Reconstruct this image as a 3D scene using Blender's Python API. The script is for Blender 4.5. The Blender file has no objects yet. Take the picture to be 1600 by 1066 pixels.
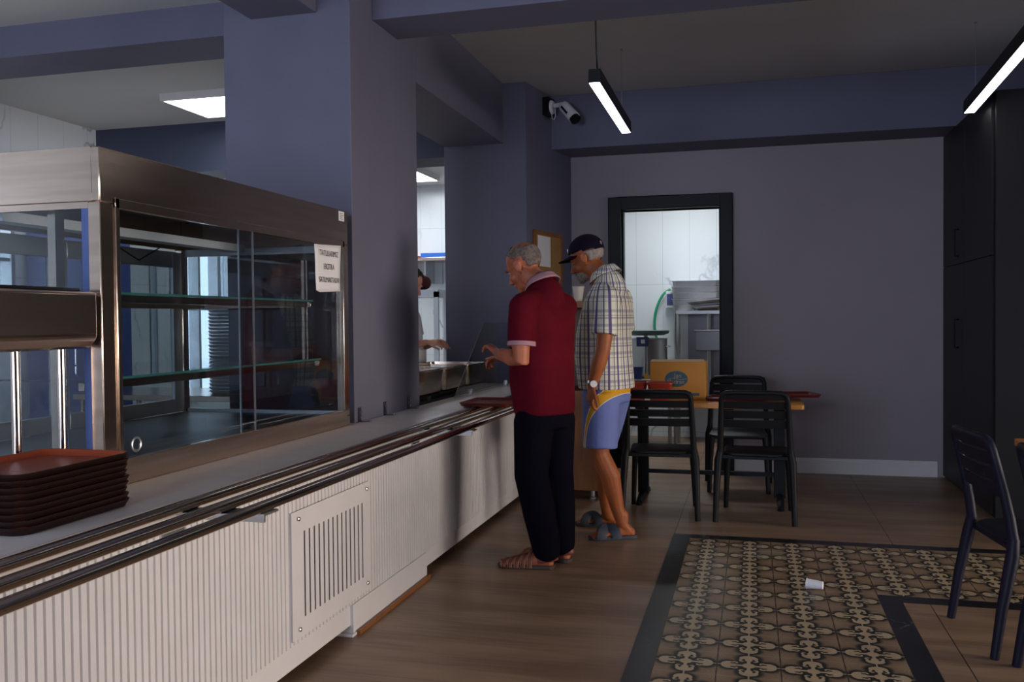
import bpy, math, random
from mathutils import Vector, Matrix
random.seed(7)
PI = math.pi
S = bpy.context.scene
COL = S.collection
# ---------------------------------------------------------------- camera
def cam_axes(yaw, pitch, roll):
    cy, sy, cp, sp, cr, sr = math.cos(yaw), math.sin(yaw), math.cos(pitch), math.sin(pitch), math.cos(roll), math.sin(roll)
    fwd = Vector((sy*cp, cy*cp, sp)); right = Vector((cy, -sy, 0)); up = right.cross(fwd)
    return cr*right + sr*up, -sr*right + cr*up, fwd
CAMH = 1.351
r_, u_, f_ = cam_axes(-.2592, -.0227, -.0095)
cd = bpy.data.cameras.new('camera'); cd.sensor_width = 36; cd.lens = 1415.96/1600*36
cd.clip_start = .05
cam = bpy.data.objects.new('camera', cd); COL.objects.link(cam)
m = Matrix.Identity(4)
for i in range(3):
    m[i][0], m[i][1], m[i][2] = r_[i], u_[i], -f_[i]
m[2][3] = CAMH
cam.matrix_world = m
S.camera = cam
# ---------------------------------------------------------------- light
W = bpy.data.worlds.new('sky'); S.world = W; W.use_nodes = True
bg = W.node_tree.nodes['Background']; bg.inputs[0].default_value = (.80, .86, 1, 1); bg.inputs[1].default_value = 4.5
def area(name, loc, target, sx, sy, power, col, spread=180):
    l = bpy.data.lights.new(name, 'AREA'); l.shape = 'RECTANGLE'; l.size = sx; l.size_y = sy; l.energy = power; l.color = col; l.spread = math.radians(spread)
    o = bpy.data.objects.new(name, l); COL.objects.link(o); o.location = loc
    o.rotation_euler = (Vector(target)-Vector(loc)).to_track_quat('-Z', 'Y').to_euler()
    return o
area('daylight_front_window', (-2.5, -3.55, 1.75), (-1.9, 5, 1.5), 4.1, 2.1, 340, (.76, .77, 1))
area('daylight_right_window', (5.55, 3.0, 1.0), (-1.7, 3.6, .35), 4.2, 1.4, 98, (1, .76, .60), 62)
VS = S.view_settings
VS.view_transform = 'Standard'; VS.look = 'None'; VS.exposure = 0; VS.gamma = 1; VS.use_curve_mapping = False
S.cycles.use_denoising = True
S.cycles.max_bounces = 8
S.cycles.sample_clamp_indirect = 4
# ---------------------------------------------------------------- materials
MATS = {}
def mat(name, col, rough=.6, metal=0, noise=0, nscale=8, bump=0, bscale=60, coat=0, emit=None, trans=0, ior=1.45, aniso=None, spec=.5):
    M = bpy.data.materials.new(name); M.use_nodes = True; MATS[name] = M
    nt = M.node_tree; b = nt.nodes['Principled BSDF']
    c = tuple(col)+(1,)
    b.inputs['Base Color'].default_value = c; b.inputs['Roughness'].default_value = rough; b.inputs['Metallic'].default_value = metal
    b.inputs['Coat Weight'].default_value = coat; b.inputs['IOR'].default_value = ior
    b.inputs['Transmission Weight'].default_value = trans; b.inputs['Specular IOR Level'].default_value = spec
    if emit: b.inputs['Emission Color'].default_value = tuple(emit[:3])+(1,); b.inputs['Emission Strength'].default_value = emit[3]
    tc = nt.nodes.new('ShaderNodeTexCoord')
    if noise:
        n = nt.nodes.new('ShaderNodeTexNoise'); n.inputs['Scale'].default_value = nscale; n.inputs['Detail'].default_value = 5
        mp = nt.nodes.new('ShaderNodeMapping')
        if aniso: mp.inputs['Scale'].default_value = aniso
        nt.links.new(tc.outputs['Object'], mp.inputs[0]); nt.links.new(mp.outputs[0], n.inputs[0])
        r = nt.nodes.new('ShaderNodeValToRGB'); r.color_ramp.elements[0].position = .3; r.color_ramp.elements[1].position = .7
        r.color_ramp.elements[0].color = tuple(x*(1-noise) for x in col)+(1,); r.color_ramp.elements[1].color = tuple(min(1, x*(1+noise)) for x in col)+(1,)
        nt.links.new(n.outputs[0], r.inputs[0]); nt.links.new(r.outputs[0], b.inputs['Base Color'])
    if bump:
        n = nt.nodes.new('ShaderNodeTexNoise'); n.inputs['Scale'].default_value = bscale; n.inputs['Detail'].default_value = 4
        nt.links.new(tc.outputs['Object'], n.inputs[0])
        bp = nt.nodes.new('ShaderNodeBump'); bp.inputs['Strength'].default_value = bump; bp.inputs['Distance'].default_value = .01
        nt.links.new(n.outputs[0], bp.inputs['Height']); nt.links.new(bp.outputs[0], b.inputs['Normal'])
    return M
def glass(name, col, refl=.04, rough=.0):
    # thin architectural glass: clear pane with a fresnel reflection
    M = bpy.data.materials.new(name); M.use_nodes = True; nt = M.node_tree; nt.nodes.clear()
    o = nt.nodes.new('ShaderNodeOutputMaterial'); t = nt.nodes.new('ShaderNodeBsdfTransparent'); g = nt.nodes.new('ShaderNodeBsdfGlossy')
    t.inputs[0].default_value = tuple(col)+(1,); g.inputs[0].default_value = (1, 1, 1, 1); g.inputs[1].default_value = rough
    lw = nt.nodes.new('ShaderNodeLayerWeight'); lw.inputs[0].default_value = .5
    pw = nt.nodes.new('ShaderNodeMath'); pw.operation = 'POWER'; pw.inputs[1].default_value = 5; nt.links.new(lw.outputs['Facing'], pw.inputs[0])
    f = nt.nodes.new('ShaderNodeMath'); f.operation = 'MULTIPLY_ADD'; f.inputs[1].default_value = .90; f.inputs[2].default_value = refl; nt.links.new(pw.outputs[0], f.inputs[0])
    mx = nt.nodes.new('ShaderNodeMixShader')
    nt.links.new(f.outputs[0], mx.inputs[0]); nt.links.new(t.outputs[0], mx.inputs[1]); nt.links.new(g.outputs[0], mx.inputs[2]); nt.links.new(mx.outputs[0], o.inputs[0])
    return M
class X:                                   # tiny expression builder for shader maths
    nt = None
    def __init__(s, v): s.v = v
    @staticmethod
    def op(o, *a):
        n = X.nt.nodes.new('ShaderNodeMath'); n.operation = o
        for i, q in enumerate(a):
            q = q.v if isinstance(q, X) else q
            if isinstance(q, (int, float)): n.inputs[i].default_value = q
            else: X.nt.links.new(q, n.inputs[i])
        return X(n.outputs[0])
    def __add__(s, o): return X.op('ADD', s, o)
    def __radd__(s, o): return X.op('ADD', o, s)
    def __sub__(s, o): return X.op('SUBTRACT', s, o)
    def __rsub__(s, o): return X.op('SUBTRACT', o, s)
    def __mul__(s, o): return X.op('MULTIPLY', s, o)
    def __rmul__(s, o): return X.op('MULTIPLY', o, s)
    def __truediv__(s, o): return X.op('DIVIDE', s, o)
    def lt(s, o): return X.op('LESS_THAN', s, o)
    def gt(s, o): return X.op('GREATER_THAN', s, o)
    def abs(s): return X.op('ABSOLUTE', s)
    def frac(s): return X.op('FRACT', s)
    def sqrt(s): return X.op('SQRT', s)
    def min(s, o): return X.op('MINIMUM', s, o)
    def max(s, o): return X.op('MAXIMUM', s, o)
    def sm(s, a, b):
        n = X.nt.nodes.new('ShaderNodeMapRange'); n.interpolation_type = 'SMOOTHSTEP'
        X.nt.links.new(s.v, n.inputs[0]); n.inputs[1].default_value = a; n.inputs[2].default_value = b
        return X(n.outputs[0])
def mixc(f, a, b):
    n = X.nt.nodes.new('ShaderNodeMix'); n.data_type = 'RGBA'
    X.nt.links.new(f.v, n.inputs[0])
    for i, q in ((6, a), (7, b)):
        if isinstance(q, tuple): n.inputs[i].default_value = q+(1,)
        else: X.nt.links.new(q, n.inputs[i])
    return n.outputs[2]
def objxyz():
    tc = X.nt.nodes.new('ShaderNodeTexCoord'); sp = X.nt.nodes.new('ShaderNodeSeparateXYZ'); X.nt.links.new(tc.outputs['Object'], sp.inputs[0])
    return tc, X(sp.outputs[0]), X(sp.outputs[1]), X(sp.outputs[2])
def base_of(name, rough, **k):
    M = mat(name, (.5, .5, .5), rough, **k); X.nt = M.node_tree
    return M, M.node_tree.nodes['Principled BSDF']
def noise_fac(tc, scale, detail=5, stretch=None):
    n = X.nt.nodes.new('ShaderNodeTexNoise'); n.inputs['Scale'].default_value = scale; n.inputs['Detail'].default_value = detail
    if stretch:
        mp = X.nt.nodes.new('ShaderNodeMapping'); mp.inputs['Scale'].default_value = stretch
        X.nt.links.new(tc.outputs['Object'], mp.inputs[0]); X.nt.links.new(mp.outputs[0], n.inputs[0])
    else: X.nt.links.new(tc.outputs['Object'], n.inputs[0])
    return X(n.outputs[0])
# patterned cement tiles
m_tile, b = base_of('patterned_tile', .42)
tc, x, y, z = objxyz()
px = (x/.24 + 11.5738).frac() - .5
py = ((23.009 + .5) - y/.24).frac() - .5
ax, ay = px.abs(), py.abs()
a, c = ax.max(ay), ax.min(ay)
def elli(a, c, x0, y0, rx, ry):
    p, q = (a-x0)/rx, (c-y0)/ry
    return ((p*p + q*q).sqrt() - 1)*min(rx, ry)
d = elli(a, c, .315, 0, .125, .150).min(elli(a, c, .225, .105, .058, .052)).min((a*a + c*c).sqrt() - .105)
d = d.min((c-.030).max(a-.32)).min((c-.013).max(.14-a))
eye = elli(a, c, .252, .078, .040, .022).min(elli(a, c, .222, .094, .022, .024)).min(elli(a, c, .190, .060, .030, .018))
light = d.sm(-.008, .006)
light = 1 - (1-light)*eye.sm(-.006, .006)
halo = d.sm(.024, .115)
qx, qy = .5-ax, .5-ay
ang = X.op('ARCTAN2', qy, qx); rad = (qx*qx + qy*qy).sqrt()
ray = X.op('SINE', ang*16)*.5 + .5
nz = noise_fac(tc, 14)
star = ray*(1 - rad.sm(.05, .30))*.6 + nz*.3
bgc = mixc(star, (.18, .115, .064), (.38, .27, .165))
bgd = mixc(halo, (.010, .012, .010), bgc)
litc = mixc(nz, (.36, .27, .155), (.48, .37, .23))
cc = mixc(light, litc, bgd)
grout = ax.gt(.490)
cc = mixc(grout, cc, (.035, .018, .012))
edge2 = (ay.gt(.494))*(ax.gt(.16))
cc = mixc(edge2*.5, cc, (.3, .24, .17))
X.nt.links.new(cc, b.inputs['Base Color'])
# brown stone-wood floor
m_floor, b = base_of('brown_floor_tile', .38)
tc, x, y, z = objxyz()
n1 = noise_fac(tc, 2.2, 6, (.5, 2.6, 1)); n2 = noise_fac(tc, 9, 6, (.35, 5, 1))
f = (n1*.65 + n2*.35).sm(.36, .66)
cc = mixc(f, (.175, .106, .063), (.300, .195, .122))
jx = ((x+.48)/1.28 + 10).frac(); jy = ((y-5.742)/.64 + 20).frac()
j = jx.lt(.004).max((jy.lt(.005))*.5)
cc = mixc(j, cc, (.03, .02, .015))
X.nt.links.new(cc, b.inputs['Base Color'])
# black marble border
m_border, b = base_of('black_stone_border', .3)
tc, x, y, z = objxyz()
n = noise_fac(tc, 2.4, 8); v = 1 - (n-.5).abs().sm(0, .006)
n3 = noise_fac(tc, 1.3, 2).sm(.5, .62)
X.nt.links.new(mixc(v*n3, (.010, .010, .011), (.12, .115, .11)), b.inputs['Base Color'])
# white marble wall tiles
def tile_wall(name, axis):
    M, b = base_of(name, .22)
    tc, x, y, z = objxyz()
    h = x if axis == 'x' else y
    n = noise_fac(tc, 1.1, 9, (1, 1, .7) if axis == 'x' else (1, 1, .7)); v = 1 - (n-.52).abs().sm(0, .013)
    n3 = noise_fac(tc, .9, 3).sm(.48, .62)
    cc = mixc(v*n3*.95, (.66, .70, .72), (.26, .30, .34))
    j = ((h/.302 + 40.28).frac().lt(.012)).max(((z-.9)/.845 + 5).frac().lt(.006))
    cc = mixc(j, cc, (.42, .46, .49))
    X.nt.links.new(cc, b.inputs['Base Color'])
    return M
m_tw_x = tile_wall('marble_wall_tile', 'x'); m_tw_y = tile_wall('marble_side_tile', 'y')
m_paint = mat('slate_paint', (.112, .110, .158), .62, noise=.05, nscale=3, bump=.04, bscale=120)
m_backpaint = mat('mauve_grey_paint', (.265, .225, .235), .6, noise=.05, nscale=1.5, bump=.03, bscale=120)
m_ceil = mat('ceiling_paint', (.42, .40, .40), .8, noise=.03, nscale=2)
m_kceil = mat('kitchen_ceiling_paint', (.60, .62, .60), .8)
m_kbeam = mat('kitchen_beam_paint', (.035, .042, .07), .6)
m_white = mat('white_lacquer', (.62, .60, .61), .38, noise=.03, nscale=6)
m_topw = mat('white_counter_stone', (.68, .63, .60), .34, noise=.05, nscale=12)
m_skirt = mat('white_skirting', (.62, .59, .57), .45)
m_dark = mat('charcoal_cabinet', (.020, .018, .019), .5, noise=.05, nscale=5, spec=.2)
m_black = mat('black_metal', (.005, .005, .006), .45, spec=.2)
m_blackp = mat('black_plastic', (.007, .007, .007), .5, bump=.05, bscale=300, spec=.22)
m_bluep = mat('dark_blue_plastic', (.008, .007, .017), .48, bump=.05, bscale=300, spec=.18)
m_steel = mat('brushed_steel', (.68, .54, .43), .19, metal=1, noise=.10, nscale=3, aniso=(1, 1, 14))
m_steelk = mat('dark_kitchen_steel', (.16, .16, .165), .4, metal=1, noise=.1, nscale=4)
m_steel2 = mat('dull_steel', (.42, .42, .42), .38, metal=1, noise=.08, nscale=6)
m_chrome = mat('polished_tube', (.60, .52, .46), .14, metal=1)
m_slot = mat('slot_shade', (.03, .02, .02), .8)
m_glass = glass('clear_glass', (.80, .84, .86))
m_glassd = glass('tinted_glass', (.74, .79, .82), .06)
m_gedge = mat('green_glass_edge', (.06, .22, .19), .1, spec=.8)
m_lamp = mat('lamp_diffuser', (1, 1, 1), .5, emit=(1, .98, 1, 5.0))
m_panel = mat('panel_diffuser', (1, 1, 1), .5, emit=(.93, .97, 1, 16.0))
m_paper = mat('paper', (.68, .66, .67), .8)
m_ink = mat('ink', (.03, .03, .035), .8)
m_traytop = mat('red_brown_tray', (.24, .040, .012), .45)
m_trayrim = mat('dark_brown_tray', (.012, .004, .003), .5, spec=.25)
m_redtray = mat('red_tray', (.10, .010, .010), .36)
m_redbask = mat('red_basket', (.36, .045, .025), .45)
m_orange = mat('orange_wood_top', (.55, .23, .045), .4, noise=.12, nscale=5, aniso=(1, 12, 1))
m_wood = mat('brown_wood', (.22, .082, .022), .42, noise=.2, nscale=4, aniso=(10, 10, 1))
m_woodd = mat('dark_wood_inside', (.05, .02, .01), .6)
m_cork = mat('cork', (.30, .16, .05), .8, noise=.15, nscale=60)
m_card = mat('orange_cardboard', (.52, .225, .035), .7, noise=.06, nscale=6)
m_logo = mat('teal_print', (.045, .105, .14), .7)
m_logot = mat('pale_print', (.45, .30, .18), .7)
m_cup = mat('cream_paper_cup', (.62, .56, .46), .6)
m_cupw = mat('white_paper_cup', (.72, .72, .74), .55)
m_green = mat('green_hose', (.01, .26, .13), .4)
m_blue = mat('blue_plastic', (.02, .10, .42), .4)
m_film = mat('blue_film', (.05, .09, .24), .35)
m_navybox = mat('blue_grey_panel', (.05, .07, .22), .35)
m_yellow = mat('yellow_plastic', (.6, .33, .04), .5)
m_food = mat('pale_food', (.55, .50, .33), .7, noise=.3, nscale=40, bump=.6, bscale=60)
m_scale = mat('green_grey_plate', (.12, .19, .18), .35)
m_bundle = mat('dark_red_cloth', (.09, .012, .012), .8, bump=.4, bscale=30)
m_skin1 = mat('ruddy_skin', (.36, .105, .048), .55, noise=.16, nscale=14, bump=.12, bscale=120)
m_skin2 = mat('tanned_skin', (.30, .080, .020), .55, noise=.16, nscale=14, bump=.12, bscale=120)
m_skin3 = mat('light_skin', (.50, .24, .17), .5)
m_hair1 = mat('grey_cropped_hair', (.15, .115, .095), .8, noise=.5, nscale=50, bump=.9, bscale=160)
m_hairw = mat('white_grey_hair', (.30, .25, .21), .8, noise=.3, nscale=60, bump=.9, bscale=180)
m_hairk = mat('black_hair', (.012, .010, .010), .6, bump=.5, bscale=120)
m_eye = mat('eye_white', (.30, .24, .21), .2)
m_iris = mat('dark_iris', (.02, .012, .008), .2)
m_maroon = mat('maroon_pique', (.085, .004, .010), .85, noise=.12, nscale=10, bump=.25, bscale=40, spec=.06)
m_pink = mat('pinkish_knit_trim', (.36, .20, .22), .85, bump=.3, bscale=200, spec=.06)
m_trous = mat('navy_black_cloth', (.0035, .0028, .007), .9, noise=.2, nscale=6, bump=.4, bscale=22, spec=.06)
m_sandal = mat('brown_leather', (.14, .035, .018), .5, noise=.15, nscale=20)
m_stitch = mat('tan_stitching', (.38, .24, .13), .7)
m_sole = mat('dark_sole', (.05, .035, .028), .7)
m_slide = mat('blue_grey_rubber', (.030, .038, .055), .6)
m_cap = mat('navy_cap', (.009, .006, .015), .8, bump=.3, bscale=90, spec=.06)
m_silver = mat('silver_metal', (.75, .75, .76), .25, metal=1)
m_dial = mat('white_dial', (.85, .85, .85), .3)
m_tshirt = mat('white_tshirt', (.66, .66, .70), .85, bump=.4, bscale=25, spec=.06)
# plaid shirt: bands follow the angle round the wearer and the height
m_plaid, b = base_of('plaid_cotton', .85, spec=.06, bump=.3, bscale=30)
tc, x, y, z = objxyz()
u = X.op('ARCTAN2', y, x+.001)*.195
def band(t, p, o, w): return ((t/p + 20 + o).frac() - .5).abs().lt(w/p/2)
cc = mixc(noise_fac(tc, 5), (.60, .58, .44), (.70, .68, .54))
cc = mixc(band(z, .085, 0, .018)*.55, cc, (.20, .19, .27))
cc = mixc(band(z, .085, .32, .006)*.55, cc, (.2, .2, .26))
cc = mixc(band(u, .064, .0, .014)*.92, cc, (.085, .05, .17))
cc = mixc(band(u, .064, .42, .006)*.9, cc, (.05, .05, .07))
cc = mixc(band(u, .064, .58, .004)*.35, cc, (.2, .2, .3))
cc = mixc(band(z, .17, .5, .008)*.6, cc, (.10, .06, .2))
X.nt.links.new(cc, b.inputs['Base Color'])
# swim shorts: blue with a swooping yellow band edged in white down each side
m_shorts, b = base_of('blue_swim_cloth', .7, spec=.15, bump=.35, bscale=18)
tc, x, y, z = objxyz()
t = ((z-.56)/.37).max(0)                       # 0 hem .. 1 waist
curve = .052 - t*.03 - t*t*t*.155                  # front at the hem, back at the waist
w = t*t*t*.052 + .005
dd = (x - curve).abs()
cc = mixc(noise_fac(tc, 4), (.115, .15, .36), (.16, .195, .42))
cc = mixc(dd.lt(w+.006), cc, (.66, .64, .62))
cc = mixc(dd.lt(w), cc, (.60, .30, .02))
X.nt.links.new(cc, b.inputs['Base Color'])
# ---------------------------------------------------------------- mesh helpers
class MB:
    def __init__(s): s.v = []; s.f = []
    def add(s, vs, fs):
        k = len(s.v); s.v += [Vector(p) for p in vs]; s.f += [tuple(i+k for i in f) for f in fs]; return s
    def box(s, x0, x1, y0, y1, z0, z1):
        return s.add([(x0,y0,z0),(x1,y0,z0),(x1,y1,z0),(x0,y1,z0),(x0,y0,z1),(x1,y0,z1),(x1,y1,z1),(x0,y1,z1)],
                     [(0,3,2,1),(4,5,6,7),(0,1,5,4),(1,2,6,5),(2,3,7,6),(3,0,4,7)])
    def loft(s, rings, cap=True):
        n = len(rings[0]); vs = [p for r in rings for p in r]; fs = []
        for i in range(len(rings)-1):
            for j in range(n):
                k = (j+1) % n; fs.append((i*n+j, i*n+k, (i+1)*n+k, (i+1)*n+j))
        if cap: fs.append(tuple(reversed(range(n)))); fs.append(tuple((len(rings)-1)*n+j for j in range(n)))
        return s.add(vs, fs)
    def tube(s, pts, r, n=12, flat=1, up=None):
        pts = [Vector(p) for p in pts]; rs = r if isinstance(r, (list, tuple)) else [r]*len(pts)
        rings = []; prev = None
        for i, p in enumerate(pts):
            t = (pts[min(i+1, len(pts)-1)] - pts[max(i-1, 0)]).normalized()
            if prev is None:
                ref = Vector(up) if up else (Vector((0,0,1)) if abs(t.z) < .9 else Vector((1,0,0)))
                a = t.cross(ref).normalized()
            else:
                a = (prev - t*prev.dot(t)).normalized()
            bb = t.cross(a); prev = a
            rings.append([p + a*math.cos(2*PI*k/n)*rs[i] + bb*math.sin(2*PI*k/n)*rs[i]*flat for k in range(n)])
        return s.loft(rings)
    def capsules(s, pts, rs, n=14):                # tube with rounded ends (for bodies)
        pts = [Vector(p) for p in pts]; P = []; R = []
        d0 = (pts[1]-pts[0]).normalized(); d1 = (pts[-1]-pts[-2]).normalized()
        for q in (.98, .8, .5): P.append(pts[0] - d0*rs[0]*q); R.append(rs[0]*math.sqrt(1-q*q))
        P += pts; R += list(rs)
        for q in (.5, .8, .98): P.append(pts[-1] + d1*rs[-1]*q); R.append(rs[-1]*math.sqrt(1-q*q))
        return s.tube(P, R, n)
    def lathe(s, prof, c=(0,0,0), n=28):
        rings = [[(c[0]+r*math.cos(2*PI*k/n), c[1]+r*math.sin(2*PI*k/n), c[2]+zz) for k in range(n)] for r, zz in prof]
        return s.loft(rings)
    def ell(s, c, r, rot=None, n=16, m=10, keep=None):
        c = Vector(c); vs = []; fs = []
        for i in range(m+1):
            th = PI*i/m
            for j in range(n):
                ph = 2*PI*j/n
                d = Vector((math.sin(th)*math.cos(ph), math.sin(th)*math.sin(ph), math.cos(th)))
                p = Vector((d.x*r[0], d.y*r[1], d.z*r[2]))
                if rot: p = rot @ p
                vs.append(c+p)
        for i in range(m):
            for j in range(n):
                k = (j+1) % n
                if keep:
                    th = PI*(i+.5)/m; ph = 2*PI*(j+.5)/n
                    if not keep(Vector((math.sin(th)*math.cos(ph), math.sin(th)*math.sin(ph), math.cos(th)))): continue
                if i == 0: fs.append((i*n, (i+1)*n+j, (i+1)*n+k)) if j or 1 else 0
                elif i == m-1: fs.append((i*n+j, (i+1)*n, i*n+k))
                else: fs.append((i*n+j, (i+1)*n+j, (i+1)*n+k, i*n+k))
        return s.add(vs, fs)
    def prism(s, poly, axis, a, b):                # polygon extruded along an axis ('x','y','z')
        def P(u, v, w): return {'x': (w, u, v), 'y': (u, w, v), 'z': (u, v, w)}[axis]
        return s.loft([[P(u, v, a) for u, v in poly], [P(u, v, b) for u, v in poly]])
    def xf(s, M): s.v = [M @ p for p in s.v]; return s
    def join(s, o): return s.add(o.v, o.f)
def rrect(hx, hy, r, n=5, cx=0, cy=0):
    out = []
    for (sx, sy, a0) in ((1,1,0), (-1,1,PI/2), (-1,-1,PI), (1,-1,3*PI/2)):
        for k in range(n+1):
            a = a0 + PI/2*k/n; out.append((cx+sx*(hx-r)+r*math.cos(a), cy+sy*(hy-r)+r*math.sin(a)))
    return out
def link_mesh(name, mb, m, parent=None, smooth=True, bevel=0, remesh=0, smooth_it=0, solid=0, sub=0, angle=35):
    me = bpy.data.meshes.new(name); me.from_pydata([tuple(p) for p in mb.v], [], mb.f)
    import bmesh
    bm = bmesh.new(); bm.from_mesh(me)
    loose = [v for v in bm.verts if not v.link_faces]
    if loose: bmesh.ops.delete(bm, geom=loose, context='VERTS')
    if not remesh: bmesh.ops.remove_doubles(bm, verts=bm.verts, dist=1e-6)
    bmesh.ops.recalc_face_normals(bm, faces=bm.faces); bm.to_mesh(me); bm.free()
    o = bpy.data.objects.new(name, me); COL.objects.link(o)
    if m: me.materials.append(m)
    if remesh:
        q = o.modifiers.new('remesh', 'REMESH'); q.mode = 'VOXEL'; q.voxel_size = remesh; q.use_smooth_shade = True
    if solid:
        q = o.modifiers.new('solid', 'SOLIDIFY'); q.thickness = solid; q.offset = 1
    if sub:
        q = o.modifiers.new('sub', 'SUBSURF'); q.levels = sub; q.render_levels = sub
    if smooth_it:
        q = o.modifiers.new('smooth', 'SMOOTH'); q.iterations = smooth_it; q.factor = .5
    if bevel:
        q = o.modifiers.new('bevel', 'BEVEL'); q.width = bevel; q.segments = 2; q.limit_method = 'ANGLE'; q.angle_limit = math.radians(40)
    if smooth:
        if hasattr(me, 'shade_smooth'): me.shade_smooth()
        else: me.polygons.foreach_set('use_smooth', [True]*len(me.polygons))
        if not remesh and hasattr(me, 'set_sharp_from_angle'): me.set_sharp_from_angle(angle=math.radians(angle))
    if parent: o.parent = parent
    return o
def thing(name, label, cat, loc=(0,0,0), rotz=0, group=None):
    o = bpy.data.objects.new(name, None); COL.objects.link(o); o.empty_display_size = .1
    o.location = loc; o.rotation_euler = (0,0,rotz); o['label'] = label; o['category'] = cat
    if group: o['group'] = group
    return o
def part(name, mb, m, t, world=True, label=None, **k):
    if world and t is not None:
        root = t
        while root.parent: root = root.parent
        L = Vector(root.location); mb.v = [p-L for p in mb.v]
    o = link_mesh(name, mb, m, t, **k)
    if label: o['label'] = label
    return o
def single(name, mb, m, label, cat, group=None, **k):
    o = link_mesh(name, mb, m, None, **k); o['label'] = label; o['category'] = cat
    if group: o['group'] = group
    # origin at the base
    xs = [v.co for v in o.data.vertices]
    c = Vector(((min(p.x for p in xs)+max(p.x for p in xs))/2, (min(p.y for p in xs)+max(p.y for p in xs))/2, min(p.z for p in xs)))
    o.data.transform(Matrix.Translation(-c)); o.location = c
    return o
def struct(name, mb, m, parent=None, **k):
    o = link_mesh(name, mb, m, parent, smooth=k.pop('smooth', False), **k)
    if not parent: o['kind'] = 'structure'
    return o
def copy_tree(o, parent=None):
    c = o.copy(); COL.objects.link(c); c.parent = parent
    for ch in o.children: copy_tree(ch, c)
    return c
def text_mb(s, size, M, depth=.0006, bold=0):
    cu = bpy.data.curves.new('t', 'FONT'); cu.body = s; cu.size = size; cu.align_x = 'CENTER'; cu.align_y = 'CENTER'; cu.extrude = depth/2; cu.offset = bold
    o = bpy.data.objects.new('t', cu); COL.objects.link(o); dg = bpy.context.evaluated_depsgraph_get()
    me = bpy.data.meshes.new_from_object(o.evaluated_get(dg))
    mb = MB().add([v.co.copy() for v in me.vertices], [tuple(p.vertices) for p in me.polygons])
    bpy.data.objects.remove(o); bpy.data.meshes.remove(me); return mb.xf(M)
# ================================================================ SETTING
CZ = 3.31
KZ = 3.175
BX = MB
struct('floor', BX().box(-6.2, 5.4, -3.3, 11.8, -.12, 0), m_floor)
# inlay: black border frame and patterned tiles, laid flush on the floor slab
tiles = BX().box(-.378, .582, -.6, 5.642, -.02, .0015).box(.582, 3.4, 4.682, 5.642, -.02, .0015)
struct('floor_patterned_inlay', tiles, m_tile)
bd = BX().box(-.48, -.378, -.6, 5.742, -.02, .0012).box(-.378, 3.4, 5.642, 5.742, -.02, .0012)
bd.box(.582, .684, -.6, 4.682, -.02, .0012).box(.684, 3.4, 4.58, 4.682, -.02, .0012)
struct('floor_border', bd, m_border)
struct('ceiling', BX().box(-2.5, 5.4, -3.3, 8.4, CZ, CZ+.12), m_ceil)
struct('ceiling_kitchen', BX().box(-6.2, -2.5, -3.3, 8.4, KZ, KZ+.3).box(-6.2, -1.7, 8.4, 11.8, KZ, KZ+.3).box(-1.7, 1.8, 8.4, 10.7, 3.0, 3.3), m_kceil)
# walls
LX0, LX1 = -6.18, -5.96
wl = BX().box(LX0, LX1, -3.3, 5.03, 0, KZ).box(LX0, LX1, 6.27, 8.02, 0, KZ).box(LX0, LX1, 8.14, 8.56, 0, KZ).box(LX0, LX1, 9.60, 11.8, 0, KZ)
wl.box(LX0, LX1, 5.03, 6.27, 0, 1.57).box(LX0, LX1, 5.03, 6.27, 2.22, KZ).box(LX0, LX1, 8.02, 8.14, 0, .9).box(LX0, LX1, 8.02, 8.14, 2.1, KZ)
wl.box(LX0, LX1, 8.56, 9.60, 0, .55).box(LX0, LX1, 8.56, 9.60, 3.05, KZ)
struct('wall_left', wl, m_tw_y)
struct('wall_kitchen_back', BX().box(-6.2, -1.7, 11.5, 11.7, 0, KZ), m_tw_x)
struct('wall_kitchen_rear', BX().box(-1.6, 1.8, 10.5, 10.7, 0, 3), m_tw_x)
struct('wall_kitchen_partition', BX().box(-1.8, -1.6, 8.4, 11.5, 0, KZ), m_tw_y)
struct('wall_kitchen_side', BX().box(1.6, 1.8, 8.4, 10.5, 0, 3), m_tw_y)
struct('wall_back', BX().box(-1.61, -1.146, 8.25, 8.4, 0, CZ).box(-.266, 5.4, 8.25, 8.4, 0, CZ).box(-1.146, -.266, 8.25, 8.4, 2.34, CZ), m_backpaint)
struct('wall_front', BX().box(-6.2, 5.4, -3.3, -3.1, 0, .55).box(-6.2, 5.4, -3.3, -3.1, 2.85, CZ).box(-6.2, -4.6, -3.3, -3.1, .55, 2.85).box(-.4, 5.4, -3.3, -3.1, .55, 2.85), m_backpaint)
struct('wall_right', BX().box(5.2, 5.4, -3.1, .8, 0, CZ).box(5.2, 5.4, 5.2, 8.25, 0, CZ).box(5.2, 5.4, .8, 5.2, 2.0, CZ).box(5.2, 5.4, .8, 5.2, 0, .2), m_backpaint)
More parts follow.
